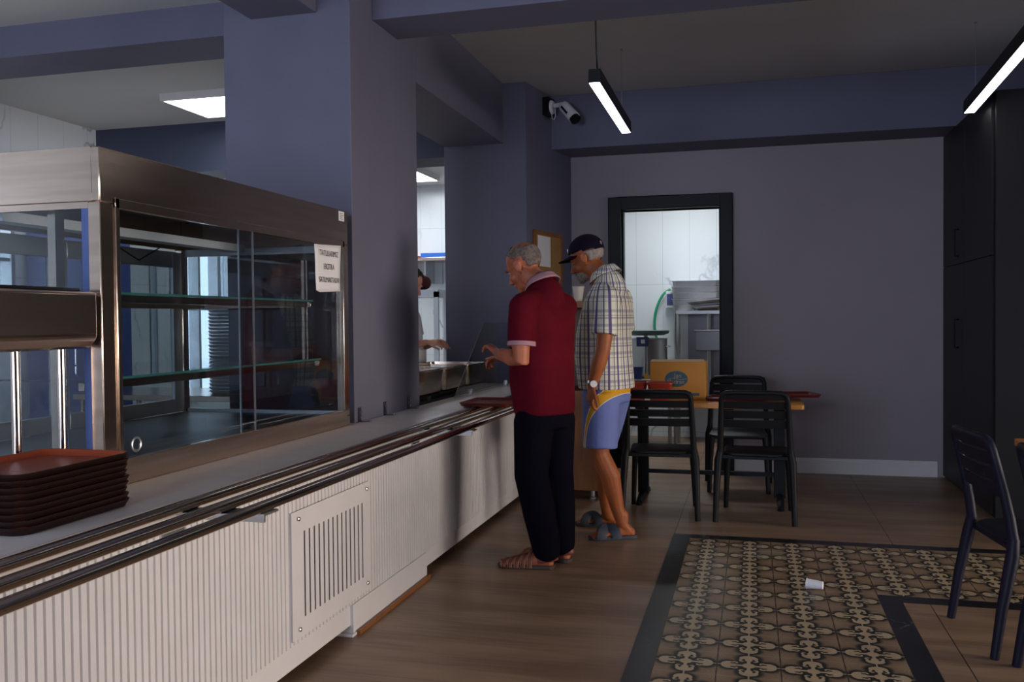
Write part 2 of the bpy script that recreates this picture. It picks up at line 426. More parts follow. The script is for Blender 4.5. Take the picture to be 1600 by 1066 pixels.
# columns and beams
struct('column', BX().box(-2.714, -1.985, 4.305, 5.25, 0, CZ), m_paint, bevel=.004)
struct('column', BX().prism([(-2.505, 7.27), (-1.795, 7.27), (-1.61, 8.25), (-1.61, 8.4), (-2.505, 8.4)], 'z', 0, CZ), m_paint, bevel=.004)
struct('ceiling_beam', BX().box(-2.5, -1.985, 5.25, 7.27, 2.815, CZ), m_paint, bevel=.004)
struct('ceiling_beam', BX().box(-1.985, 5.2, 4.59, 4.95, 2.985, CZ), m_paint, bevel=.004)
struct('ceiling_beam', BX().box(-1.75, 5.2, 7.81, 8.25, 2.845, CZ), m_paint, bevel=.004)
struct('ceiling_beam', BX().box(-5.96, -2.714, 4.60, 5.0, 2.985, CZ), m_paint, bevel=.004)
struct('ceiling_beam', BX().box(-2.55, -2.17, 1.0, 4.305, 2.950, CZ), m_paint, bevel=.004)
struct('ceiling_beam', BX().box(-5.96, -2.5, 7.28, 7.7, 2.732, KZ), m_kbeam)
# skirting on the back wall: stepped profile
sk = [(8.25, 0), (8.235, 0), (8.235, .098), (8.240, .102), (8.240, .112), (8.245, .118), (8.245, .132), (8.25, .132)]
struct('baseboard_back', BX().prism(sk, 'x', -.155, 1.50), m_skirt)
# door frame
df = BX().box(-1.262, -1.146, 8.19, 8.42, 0, 2.455).box(-.266, -.163, 8.19, 8.42, 0, 2.455).box(-1.146, -.266, 8.19, 8.42, 2.34, 2.455)
df.box(-1.146, -1.130, 8.26, 8.36, 0, 2.34).box(-.282, -.266, 8.26, 8.36, 0, 2.34)
dr = struct('door_1', df, m_black, bevel=.006)
# windows
def window(name, mb, panes):
    o = struct(name, mb, m_steel2, bevel=.003)
    link_mesh('window_pane', panes, m_glass, o, smooth=False); return o
w = BX(); 
for x0 in (-4.6, -2.55, -.48): w.box(x0, x0+.08, -3.25, -3.15, .55, 2.85)
w.box(-4.6, -.4, -3.25, -3.15, .55, .63).box(-4.6, -.4, -3.25, -3.15, 2.77, 2.85)
window('window_1', w, BX().box(-4.55, -.45, -3.205, -3.195, .6, 2.8))
w = BX()
for y0 in (.8, 2.95, 5.12): w.box(5.25, 5.35, y0, y0+.08, .2, 2.0)
w.box(5.25, 5.35, .8, 5.2, .2, .28).box(5.25, 5.35, .8, 5.2, 1.92, 2.0)
window('window_2', w, BX().box(5.295, 5.305, .85, 5.15, .25, 1.95))
def side_window(name, y0, y1, z0, z1, muls, bars):
    t = min(.04, (y1-y0)*.15)
    w = BX().box(LX0+.1, LX1+.01, y0, y0+t, z0, z1).box(LX0+.1, LX1+.01, y1-t, y1, z0, z1).box(LX0+.1, LX1+.01, y0+t, y1-t, z0, z0+.05).box(LX0+.1, LX1+.01, y0+t, y1-t, z1-.05, z1)
    for y, q in muls: w.box(LX0+.1, LX1+.01, y, y+q, z0+.05, z1-.05)
    for z in bars: w.box(LX0+.1, LX1-.01, y0+.04, y1-.04, z, z+.03)
    window(name, w, BX().box(LX0+.12, LX0+.125, y0+.02, y1-.02, z0+.03, z1-.03))
side_window('window_3', 8.56, 9.60, .55, 3.05, ((8.86, .04), (9.24, .06)), (1.5,))
side_window('window_4', 5.03, 6.27, 1.57, 2.22, (), (1.88,))
side_window('window_5', 8.02, 8.14, .9, 2.1, (), ())
# ================================================================ SERVING COUNTER
T = thing('serving_counter', 'long white serving counter with fluted front and steel tray rails', 'counter', (-1.85, 3.4, 0))
CT = .83
part('countertop', BX().box(-2.66, -1.64, .2, 4.3, CT-.05, CT).box(-1.98, -1.64, 4.3, 7.26, CT-.05, CT).box(-2.59, -1.98, 5.26, 7.26, CT-.05, CT), m_topw, T, bevel=.006)
prof = [(-1.72, .2)]
yy = .2
while yy < 7.20:
    prof += [(-1.680, yy), (-1.680, yy+.003), (-1.668, yy+.0095), (-1.668, yy+.0298)]; yy += .030
prof += [(-1.72, 7.24)]
part('slat_panel', BX().prism(prof, 'z', .135, CT-.05), m_white, T, smooth=False)
part('counter_body', BX().box(-2.64, -1.72, .22, 4.3, .1, CT-.05).box(-1.985, -1.72, 4.3, 7.24, .1, CT-.05).box(-2.56, -1.985, 5.26, 7.24, .1, CT-.05), m_white, T)
part('plinth', BX().box(-1.72, -1.674, .2, 3.56, .045, .135), m_white, T, bevel=.002)
part('plinth', BX().box(-1.72, -1.660, 3.56, 4.47, .012, .135).box(-1.90, -1.655, 3.54, 4.47, 0, .012), m_white, T, bevel=.002)
part('plinth', BX().box(-1.72, -1.674, 4.47, 7.24, .05, .135), m_white, T, bevel=.002)
part('plinth_trim', BX().box(-1.655, -1.640, 3.58, 4.47, 0, .018), m_wood, T, label='brown wooden edge strip at the foot')
for y0 in (.6, 1.8, 3.2, 5.0, 6.2, 7.1): part('foot', BX().lathe([(.022, 0), (.022, .01), (.014, .012), (.014, .1)], (-1.80, y0, 0), 12), m_black, T)
# vent plate
vy0, vy1, vz0, vz1 = 3.03, 3.735, .155, .640
plate = BX(); n = 14; sy0, sy1, sz0, sz1 = 3.13, 3.66, .225, .555
pitch = (sy1-sy0)/(n-1); xs = (-1.662, -1.659)
plate.box(xs[0], xs[1], vy0, vy1, vz0, sz0).box(xs[0], xs[1], vy0, vy1, sz1, vz1)
edges = [vy0]
for i in range(n): edges += [sy0+i*pitch-.006, sy0+i*pitch+.006]
edges.append(vy1)
for i in range(0, len(edges), 2): plate.box(xs[0], xs[1], edges[i], edges[i+1], sz0, sz1)
vp = part('vent_panel', plate, m_white, T, smooth=False)
part('vent_slot_shade', BX().box(-1.6675, -1.6625, sy0-.02, sy1+.02, sz0-.02, sz1+.02), m_slot, vp)  # near-black sheet, colours in the shade inside the vent slots
part('vent_spacer', BX().box(-1.668, -1.662, vy0, vy0+.03, vz0, vz1), m_white, vp)
part('vent_spacer', BX().box(-1.668, -1.662, vy1-.03, vy1, vz0, vz1), m_white, vp)
for yy in (vy0+.05, vy1-.03):
    for zz in (vz0+.035, vz1-.03):
        part('screw', BX().ell((-1.654, yy, zz), (.005, .009, .009), n=10, m=6), m_silver, vp)
# rails and brackets
for xr in (-1.600, -1.483, -1.368):
    part('tray_rail', BX().tube([(xr, .2, .82), (xr, 6.55, .82)], .0165, 16), m_chrome, T)
for yb in (2.33, 4.33, 6.3):
    b1 = BX().box(-1.668, -1.36, yb-.004, yb+.004, .775, .803).box(-1.672, -1.66, yb-.05, yb+.05, .72, .80)
    b1.prism([(-1.64, yb-.06), (-1.35, yb-.02), (-1.35, yb+.06), (-1.64, yb+.02)], 'z', .797, .8035)
    part('rail_bracket', b1, m_steel2, T)
# ================================================================ DISPLAY CASE
T = thing('display_case', 'large stainless steel glass display case on the white counter', 'display case', (-2.44, 3.3, CT))
X0, X1, Y0, Y1, Z0, Z1 = -2.925, -1.96, 2.405, 4.195, CT+.002, 1.905
part('top_fascia', BX().box(X1-.03, X1, Y0, Y1, 1.735, Z1).box(X0, X1-.03, Y0, Y0+.03, 1.735, Z1).box(X0, X0+.03, Y0+.03, Y1, 1.735, Z1).box(X0+.03, X1-.03, Y1-.03, Y1, 1.735, Z1), m_steel, T, bevel=.003)
part('roof', BX().box(X0+.02, X1-.02, Y0+.02, Y1-.02, Z1-.02, Z1-.004), m_steel2, T)
part('base', BX().box(X0, X1, Y0, Y1, Z0, Z0+.05), m_steel, T, bevel=.003)
part('case_floor', BX().box(X0+.03, X1-.03, Y0+.03, Y1-.03, Z0+.05, Z0+.056), m_steelk, T)
def post(xa, ya, w=.065, d=.045): part('corner_post', BX().box(xa, xa+d, ya, ya+w, Z0+.05, 1.735), m_steel, T, bevel=.003)
post(X1-.045, Y0); post(X1-.045, Y1-.05, .05); post(X0, Y0); post(X0, Y1-.05, .05)
# front pane frame and sliding panes
part('front_frame', BX().box(X1-.012, X1+.006, Y0+.065, Y0+.085, .885, 1.755).box(X1-.012, X1+.006, Y1-.07, Y1-.05, .885, 1.755)
     .box(X1-.012, X1+.006, Y0+.065, Y1-.05, 1.720, 1.752).box(X1-.012, X1+.010, Y0+.065, Y1-.05, .86, .915), m_steel, T, bevel=.002)
part('front_pane', BX().box(X1-.006, X1-.002, 2.49, 3.30, .91, 1.722), m_glass, T, smooth=False)
part('front_pane', BX().box(X1-.016, X1-.012, 3.215, 4.12, .91, 1.722), m_glass, T, smooth=False)
part('pane_edge', BX().box(X1-.007, X1-.001, 3.298, 3.305, .91, 1.722), m_steel2, T)
part('pane_edge', BX().box(X1-.017, X1-.011, 3.210, 3.217, .91, 1.722), m_steel2, T)
rg = BX(); rg.tube([(X1-.004, 2.56+.022*math.cos(a), .955+.022*math.sin(a)) for a in [2*PI*k/20 for k in range(21)]], .005, 8)
part('finger_ring', rg, m_steel2, T)
part('side_pane', BX().box(X0+.045, X1-.045, Y0+.012, Y0+.017, .90, 1.735), m_glass, T, smooth=False)
part('side_frame', BX().box(X0+.045, X1-.045, Y0+.005, Y0+.025, 1.715, 1.735), m_steel, T)
part('side_frame', BX().box(X0+.045, X1-.045, Y0+.005, Y0+.025, .88, .90), m_steel, T)
part('protective_film', BX().box(X1-.075, X1-.045, Y0+.008, Y0+.012, .90, 1.735), m_film, T, label='strip of blue protective film beside the corner post')
part('end_pane', BX().box(X0+.05, X1-.05, Y1-.02, Y1-.014, .89, 1.735), m_glassd, T, smooth=False)
part('end_frame', BX().box(X0+.05, X1-.05, Y1-.03, Y1-.005, .88, .905), m_steel2, T)
part('end_frame', BX().box(X0+.05, X1-.05, Y1-.03, Y1-.005, 1.70, 1.735), m_steel2, T)
# back doors (kitchen side)
for ya, yb in ((2.46, 3.3), (3.28, 4.15)):
    d = part('back_door', BX().box(X0+.008, X0+.03, ya, ya+.06, .89, 1.72).box(X0+.008, X0+.03, yb-.06, yb, .89, 1.72).box(X0+.008, X0+.03, ya+.06, yb-.06, .89, .96).box(X0+.008, X0+.03, ya+.06, yb-.06, 1.64, 1.72), m_steel2, T, bevel=.003)
    part('door_pane', BX().box(X0+.017, X0+.021, ya+.05, yb-.05, .95, 1.65), m_glassd, d, smooth=False)
# shelves: glass plates on steel rails
for zs, dx in ((1.455, .16), (1.165, .12)):
    sh = part('shelf', BX().box(X0+.10, X1-dx, 2.47, 4.12, zs, zs+.006), m_glass, T, smooth=False)
    part('shelf_edge', BX().box(X1-dx, X1-dx+.003, 2.47, 4.12, zs-.001, zs+.007), m_gedge, sh)
    part('shelf_rail', BX().box(X1-dx-.02, X1-dx+.004, 2.46, 4.05, zs-.03, zs-.002).box(X0+.10, X0+.12, 2.46, 4.12, zs-.03, zs-.002), m_steel, sh, bevel=.002)
    part('shelf_rail', BX().box(X0+.10, X1-dx, 4.10, 4.13, zs-.03, zs-.002), m_steel, sh, bevel=.002)
part('shelf_upright', BX().box(X1-.21, X1-.195, 4.10, 4.115, 1.16, 1.66).box(X1-.185, X1-.178, 4.10, 4.115, 1.16, 1.66), m_steel, T)
part('shelf_upright', BX().box(X1-.25, X1-.22, Y0+.06, Y0+.10, .9, 1.73), m_steel, T)
part('lamp_channel', BX().box(-2.50, -2.42, 2.5, 4.0, 1.70, 1.735), m_paper, T)
part('lamp_socket', BX().box(-2.60, -2.54, 3.10, 3.16, 1.66, 1.71).tube([(-2.55, 3.16, 1.70), (-2.5, 3.3, 1.62), (-2.52, 3.5, 1.70)], .003, 6), m_black, T)
st = part('sticker', BX().box(X1, X1+.001, 4.095, 4.155, 1.85, 1.897), m_paper, T, label='small white printed sticker at the top right corner')
MX = Matrix(((0,0,1,X1+.0014-T.location.x), (1,0,0,4.125-T.location.y), (0,1,0,1.875-T.location.z), (0,0,0,1)))
lines = BX()
for k in range(4): lines.box(X1+.001-T.location.x, X1+.0014-T.location.x, 4.105-T.location.y, 4.145-.01*(k%2)-T.location.y, 1.858+.009*k-T.location.z, 1.861+.009*k-T.location.z)
part('print', lines, m_ink, st, world=False)
# notice taped on the glass
T = thing('paper_notice', 'white paper notice with three printed lines taped to the case glass', 'notice', (X1+.012, 3.945, 1.49))
pp = BX(); pa = []
nu, nv = 8, 8
for j in range(nv+1):
    for i in range(nu+1):
        u, v = i/nu, j/nv; wob = .004*math.sin(u*PI*1.3+v*3)
        pa.append((wob + .002, -.14+.275*u + (.014 if j < 3 else 0)*(1-u)*(1-j/3), .222*v + .012*(u) + (.01*(1-v)*(1-u) if i == 0 else 0)))
pp.add(pa, [(j*(nu+1)+i, j*(nu+1)+i+1, (j+1)*(nu+1)+i+1, (j+1)*(nu+1)+i) for j in range(nv) for i in range(nu)])
pz = part('sheet', pp, m_paper, T, world=False, solid=.0006)
for s_, zz, sz in (('TATLILARIMIZ', .185, .038), ('EKSTRA', .122, .038), ('SATILMAKTADIR', .060, .036)):
    MX = Matrix(((0,0,1,.0085), (1,0,0,.0), (0,1,0,zz), (0,0,0,1))) @ Matrix.Diagonal((.80, 1.0, 1, 1))
    part('lettering', text_mb(s_, sz, MX), m_ink, pz, world=False, smooth=False)
# ================================================================ TRAY STACK + CUTLERY STAND (foreground left)
def tray_mb(hx, hy, h=.022, r=.05, t=.004, slope=.012):
    def ring(ix, zz): return [(u, v, zz) for u, v in rrect(hx-ix, hy-ix, max(.012, r-ix), 6)]
    return BX().loft([ring(slope+.004, 0), ring(slope, .001), ring(.001, h-.003), ring(0, h), ring(.006, h), ring(slope+t+.002, t+.002), ring(slope+t+.006, t+.001)])
def two_tone(o, m2, zmin):
    o.data.materials.append(m2)
    for p in o.data.polygons:
        if p.normal.z > .3 and (p.area > .01 or (abs(p.center.x) < zmin and abs(p.center.y) < zmin+.06)): p.material_index = 1
levels = ['topmost', 'second from top', 'third from top', 'fourth from top', 'fifth from top', 'fifth from bottom', 'fourth from bottom', 'third from bottom', 'second from bottom', 'bottom']
tr = None
for k in range(9):
    z0 = CT + .001 + .0165*k
    lab = {8: 'topmost tray of the dark brown stack at the left, orange inside', 7: 'second tray from the top of the dark brown stack at left', 6: 'third tray from the top of the dark brown stack at left', 5: 'fourth tray from the top of the dark brown stack at left',
           4: 'middle tray of the dark brown stack at left', 3: 'fourth tray from the bottom of the dark brown stack', 2: 'third tray from the bottom of the dark brown stack', 1: 'second tray from the bottom of the dark brown stack', 0: 'bottom tray of the dark brown stack, on the counter'}[k]
    if tr is None:
        tr = single('serving_tray', tray_mb(.155, .215), m_trayrim, lab, 'tray', 'stacked brown trays', angle=50)
        two_tone(tr, m_traytop, .148); o = tr
    else:
        o = tr.copy(); COL.objects.link(o)
    o.location = (-1.875+.002*math.sin(k*2.1), 2.025+.003*math.cos(k*1.7), z0); o['label'] = lab; o['group'] = 'stacked brown trays'
T = thing('cutlery_stand', 'brown steel cutlery box on chrome tube legs above the tray stack', 'cutlery stand', (-2.12, 1.85, CT))
hull = [(-2.28, 1.30), (-1.985, 1.275), (-1.955, 1.31), (-1.955, 1.452), (-2.28, 1.452)]
part('box', BX().prism(hull, 'y', 1.30, 2.385), m_steel, T, bevel=.012)
part('lid', BX().box(-2.27, -1.98, 1.3, 2.34, 1.452, 1.462).prism([(-2.27, 1.462), (-1.98, 1.462), (-2.1, 1.50), (-2.2, 1.50)], 'y', 1.3, 1.85), m_black, T, bevel=.004)
for yy in (2.345, 2.165, 1.42):
    part('leg', BX().tube([(-2.062, yy, CT), (-2.062, yy, 1.285)], .0135, 16), m_chrome, T)
# ================================================================ BAIN-MARIE PANS, GUARD, BRACKETS
food = {0: ('steel food pan nearest the grey column, under white serving lids', 5.27, 5.93), 1: ('middle steel food pan on the counter by the far column', 5.94, 6.46), 2: ('farthest steel food pan, in front of the far grey column', 6.47, 7.02)}
T = thing('bain_marie', 'low black warming base under the row of steel food pans', 'food warmer', (-2.2, 5.9, CT))
part('body', BX().box(-2.585, -1.985, 5.27, 7.255, CT+.0005, CT+.006).box(-2.575, -2.05, 5.29, 7.05, CT+.006, CT+.03), m_black, T, bevel=.004)
part('corner_clip', BX().box(-2.03, -2.02, 5.50, 5.505, CT, CT+.035).box(-2.03, -2.02, 5.535, 5.54, CT, CT+.035).box(-2.03, -2.02, 5.50, 5.54, CT, CT+.005), m_silver, T)
for k, (lab, ya, yb) in food.items():
    T = thing('food_pan', lab, 'food pan', (-2.31, (ya+yb)/2, CT+.0305), group='steel food pans')
    hy, hx = (yb-ya)/2-.004, .26
    rg = lambda i, zz: [(u, v, zz) for u, v in rrect(hx-i, hy-i, .05-i*.3, 5)]
    part('pan', BX().loft([rg(.03, 0), rg(.016, .012), rg(.006, .153), rg(0, .156), rg(0, .160), rg(.012, .160), rg(.02, .02), rg(.03, .015)]), m_steel, T, world=False, angle=40)
    if k < 2:
        part('food', BX().loft([[(u, v, .10) for u, v in rrect(hx-.02, hy-.02, .04)], [(u, v, .145) for u, v in rrect(hx-.02, hy-.02, .04)]]), m_food, T, world=False)
        part('lid', BX().box(-.2, .24, -hy+.03, hy-.03, .161, .167).box(-.05, .05, -.01, .01, .167, .188), m_steel, T, world=False, bevel=.003)
single('ladle', BX().tube([(-2.40, 5.80, 1.045), (-2.46, 5.62, 1.055), (-2.54, 5.42, 1.07)], .008, 8).ell((-2.40, 5.82, 1.045), (.035, .035, .015)), m_yellow, 'yellow-handled serving spoon lying on the food pans', 'spoon')
g = BX().add([(-1.93, 5.75, CT+.005), (-1.93, 7.25, CT+.005), (-1.93, 7.25, 1.335), (-1.93, 6.45, 1.335)], [(0, 1, 2, 3)])
T = thing('sneeze_guard', 'clear glass guard standing on the counter by the far column', 'glass guard', (-1.93, 6.5, CT))
part('pane', g, m_glass, T, solid=.006, smooth=False)
part('pane_edge', BX().tube([(-1.927, 5.75, CT+.01), (-1.927, 6.45, 1.335)], .0025, 6), m_steel2, T)
for yy in (6.1, 7.05): part('clip', BX().box(-1.945, -1.915, yy, yy+.03, CT+.0005, CT+.04), m_silver, T)
br = None
for k, (yy, lab) in enumerate(((4.36, 'small clear bracket at the base of the near column, beside the display case'), (4.70, 'small clear bracket at the middle of the near column base'), (5.06, 'small clear bracket at the far edge of the near column base'))):
    if br is None:
        T = thing('glass_bracket', lab, 'bracket', (-1.985, yy, CT), group='clear brackets on the counter')
        part('back_plate', BX().box(0, .006, -.02, .02, 0, .075), m_glass, T, world=False, smooth=False)
        part('foot_plate', BX().box(.006, .06, -.02, .02, 0, .006), m_glass, T, world=False, smooth=False)
        part('bolt', BX().tube([(.006, 0, .05), (.014, 0, .05)], .007, 10).tube([(.006, 0, .022), (.014, 0, .022)], .007, 10), m_silver, T, world=False)
        br = T
    else:
        T = copy_tree(br); T.location.y = yy; T['label'] = lab
o = single('serving_tray', tray_mb(.15, .21), m_redtray, 'dark red tray on the steel rails beside the man in maroon', 'tray', angle=50); o.location = (-1.56, 5.36, .838)
# ================================================================ CEILING FITTINGS
def pendant(label, p0, p1, zb, wires, loc_cable):
    (xa, ya), (xb, yb) = p0, p1
    d = Vector((xb-xa, yb-ya, 0)); L = d.length; rz = math.atan2(d.y, d.x) - PI/2
    T = thing('pendant_lamp', label, 'pendant lamp', (xa, ya, zb), rz, 'black linear pendants')
    h = .085; w = .036
    part('housing', BX().box(-w, w, 0, L, .006, h).box(-w, -w+.004, 0, L, 0, .006).box(w-.004, w, 0, L, 0, .006), m_black, T, world=False, bevel=.002)
    part('diffuser', BX().box(-w+.004, w-.004, .004, L-.004, -.001, .006), m_lamp, T, world=False)
    part('cable', BX().tube([(0, loc_cable, h), (-.008, loc_cable, h+.12), (-.012, loc_cable+.01, CZ-zb-.1), (-.02, loc_cable, CZ-zb)], .005, 8), m_black, T, world=False)
    for yw in wires:
        part('wire', BX().tube([(0, yw, h), (0, yw, CZ-zb)], .0014, 6).tube([(0, yw, CZ-zb-.014), (0, yw, CZ-zb)], .008, 10), m_steel2, T, world=False)
    return T
pendant('black linear pendant lamp hanging left of centre, nearer the security camera', (-.900, 5.365), (-.912, 6.86), 2.755, (.06, 1.24), .12)
pendant('black linear pendant lamp at the right edge, above the dark cabinets', (1.385, 5.18), (1.455, 6.90), 2.755, (.12, 1.50), .10)
def ceiling_panel(label, x0, x1, y0, y1, z):
    T = thing('ceiling_panel_light', label, 'ceiling light', ((x0+x1)/2, (y0+y1)/2, z-.06), group='white kitchen ceiling panels')
    f = .02
    part('frame', BX().box(x0, x1, y0, y0+f, z-.06, z).box(x0, x1, y1-f, y1, z-.06, z).box(x0, x0+f, y0+f, y1-f, z-.06, z).box(x1-f, x1, y0+f, y1-f, z-.06, z), m_skirt, T)
    part('diffuser', BX().box(x0+f, x1-f, y0+f, y1-f, z-.056, z-.045), m_panel, T)
ceiling_panel('square white ceiling light behind the near column, above the display case', -4.53, -3.75, 6.27, 6.92, KZ)
ceiling_panel('white ceiling light seen through the slot between the two columns', -4.55, -3.80, 9.45, 10.85, KZ)
ceiling_panel('added kitchen ceiling light, unseen behind the doorway wall', -1.0, -.3, 8.7, 9.8, 3.0)  # out-of-view panel added to brighten the kitchen beyond the door
T = thing('security_camera', 'small white bullet security camera on the far column', 'security camera', (-1.72, 7.68, 3.17), math.radians(-10))
part('mount_box', BX().box(0, .06, -.07, .07, -.06, .09), m_black, T, world=False, bevel=.004)
part('wall_plate', BX().tube([(.06, 0, .01), (.083, 0, .01)], [.062, .05], 20), m_paper, T, world=False)
part('arm', BX().tube([(.08, 0, .02), (.175, -.01, .027)], .019, 12), m_paper, T, world=False)
part('cable', BX().tube([(.06, -.01, -.03), (.07, -.01, -.09), (.085, -.01, -.10), (.10, -.01, -.07), (.095, -.01, -.01)], .004, 6), m_paper, T, world=False)
cdv = Vector((.115, -.05, -.125)).normalized(); c0 = Vector((.17, -.01, .015))
bod = part('body', BX().tube([c0, c0+cdv*.02, c0+cdv*.18], [.040, .048, .048], 18), m_paper, T, world=False)
part('lens', BX().tube([c0+cdv*.175, c0+cdv*.213], [.043, .045], 18), m_black, bod, world=False)
part('visor', BX().tube([c0+cdv*.05+Vector((0,0,.02)), c0+cdv*.20+Vector((0,0,.022))], [.045, .049], 16, flat=.75), m_paper, bod, world=False)
part('stripe', BX().tube([c0+cdv*.03, c0+cdv*.13], .0495, 18, flat=.6), m_black, bod, world=False)
# ================================================================ DARK CABINETS AT RIGHT
T = thing('tall_cabinet', 'tall built-in charcoal cabinet with handles along the right wall', 'cabinet', (2.3, 7.43, 0))
part('carcass', BX().box(1.56, 3.2, 6.63, 8.245, 0.0, 2.84), m_dark, T, bevel=.003)
for (ya, yb) in ((6.68, 7.46), (7.47, 8.24)):
    for (za, zb) in ((.02, 1.752), (1.758, 2.838)):
        d = part('door', BX().box(1.542, 1.56, ya, yb, za, zb), m_dark, T, bevel=.002)
        if ya > 7:
            h0, h1 = (1.815, 2.02) if za > 1 else (1.11, 1.325)
            yh = 7.66
            part('handle', BX().tube([(1.542, yh, h0), (1.51, yh, h0), (1.51, yh, h1), (1.542, yh, h1)], .008, 8), m_black, d)
# ================================================================ PODIUM, CORKBOARD
T = thing('tray_cabinet', 'brown wooden standing cabinet behind the two men', 'cabinet', (-1.34, 6.9, 0))
part('body', BX().box(-1.575, -1.105, 6.68, 7.18, .07, .82).box(-1.575, -1.555, 6.68, 7.18, .82, 1.44).box(-1.125, -1.105, 6.68, 7.18, .82, 1.44).box(-1.555, -1.125, 7.16, 7.18, .82, 1.44), m_wood, T, bevel=.003)
part('top', BX().box(-1.585, -1.095, 6.67, 7.19, 1.44, 1.49), m_wood, T, bevel=.004)
part('shelf', BX().box(-1.555, -1.125, 6.7, 7.16, 1.12, 1.14), m_woodd, T)
for xx in (-1.52, -1.17):
    for yy in (6.75, 7.1): part('foot', BX().lathe([(.028, 0), (.028, .012), (.018, .016), (.018, .07)], (xx, yy, 0), 14), m_steel2, T)
single('paper_cup', BX().lathe([(.028, 0), (.044, .105), (.047, .108), (.046, .113), (.041, .110), (.026, .006)], (-1.27, 6.76, 1.49)), m_cup, 'cream paper cup standing on the brown wooden cabinet', 'cup')
SL = math.atan2(.185, .98)            # the far column's side face is slightly skewed
CBM = (-1.715, 7.69, 0)
T = thing('cork_board', 'wood-framed cork board on the side of the far column', 'notice board', (CBM[0], CBM[1], 1.65), -SL)
part('frame', BX().box(.001, .02, -.31, -.275, 0, .46).box(.001, .02, .275, .31, 0, .46).box(.001, .02, -.275, .275, .43, .46).box(.001, .02, -.275, .275, 0, .03), m_wood, T, world=False, bevel=.002)
part('cork', BX().box(.001, .012, -.275, .275, .03, .43), m_cork, T, world=False)
for lab, ya, yb, za, zb in (('white sheet pinned to the cork board', -.23, .04, .16, .42), ('small white slip pinned low on the cork board', -.02, .05, .045, .125)):
    o = single('paper_sheet', BX().box(0, .001, -(yb-ya)/2, (yb-ya)/2, 0, zb-za), m_paper, lab, 'paper')
    ym = (ya+yb)/2; o.location = (CBM[0]+.0128*math.cos(SL)+ym*math.sin(SL), CBM[1]-.0128*math.sin(SL)+ym*math.cos(SL), 1.65+za); o.rotation_euler.z = -SL
# ================================================================ CHAIRS AND TABLES
def make_chair(label, m):
    T = thing('dining_chair', label, 'chair', group='slat-back plastic chairs')
    ns = 9
    def grid(zf, hw, y0, y1):
        pass
    seat = BX(); rings = []
    for k, (ins, zz) in enumerate(((.012, .428), (0, .436), (0, .448), (.012, .456))):
        rings.append([(u*(1 - .10*(0 if v > 0 else 1)*abs(v)/.21), v, zz - .012*(1-(u/.22)**2)*(1 if k > 1 else .9) + (.008 if v < -.15 else 0)) for u, v in rrect(.222-ins, .215-ins, .07, 6)])
    seat.loft(rings); part('seat', seat, m, T, world=False, angle=50)
    bk = BX(); H = .865
    def back_y(zz): return -.205 - .085*((zz-.45)/.41)**1.3 if zz > .45 else -.205
    fr = []
    for s in (-1, 1):
        pts = [(s*(.226-.018*((zz-.45)/.41)), back_y(zz), zz) for zz in (.45, .55, .65, .75, .82)]
        pts += [(s*.200, back_y(.85), .848), (s*.175, back_y(H), H-.004), (s*.10, back_y(H)-.012, H), (0, back_y(H)-.018, H)]
        bk.tube(pts, [.022, .021, .0195, .018, .018, .018, .017, .016, .016], 10)
    def slat(z0, z1):
        rr = []
        for i in range(13):
            u = -1 + 2*i/12; xx = u*.212; cv = -.018*(1-u*u)
            rr.append([(xx, back_y(z0)+cv-.006, z0), (xx, back_y(z0)+cv+.006, z0), (xx, back_y(z1)+cv+.006, z1), (xx, back_y(z1)+cv-.006, z1)])
        bk.loft(rr)
    slat(.818, .866); slat(.757, .806); slat(.694, .743); slat(.628, .681)
    part('backrest', bk, m, T, world=False, angle=40)
    for s in (-1, 1):
        part('leg', BX().tube([(s*.252, -.285, 0), (s*.246, -.255, .2), (s*.238, -.215, .40), (s*.226, -.205, .47)], [.0175, .021, .026, .022], 12), m, T, world=False)
        part('leg', BX().tube([(s*.222, .215, 0), (s*.212, .195, .25), (s*.20, .175, .435)], [.0165, .020, .023], 12), m, T, world=False)
    part('seat_rail', BX().box(-.20, .20, .165, .185, .415, .437).box(-.215, -.195, -.19, .18, .412, .437).box(.195, .215, -.19, .18, .412, .437).box(-.22, .22, -.205, -.185, .412, .44), m, T, world=False, bevel=.004)
    return T
cA = make_chair('black slat-back chair beside the man in blue shorts', m_blackp); cA.location = (-.615, 6.40, 0); cA.rotation_euler.z = .03
c = copy_tree(cA); c.location = (.025, 6.40, 0); c.rotation_euler.z = -.05; c['label'] = 'black slat-back chair in front of the table, under the red tray'
c = copy_tree(cA); c.location = (-.11, 7.40, 0); c.rotation_euler.z = PI+.02; c['label'] = 'black slat-back chair on the far side of the table, facing the camera'
cD = make_chair('dark chair at the right, its slatted back fully in view', m_bluep); cD.location = (1.17, 4.185, 0); cD.rotation_euler.z = -PI/2+.12
c = copy_tree(cD); c.location = (1.275, 3.60, 0); c.rotation_euler.z = -PI/2+.04; c['label'] = 'dark chair cut off by the right edge, nearest the camera'
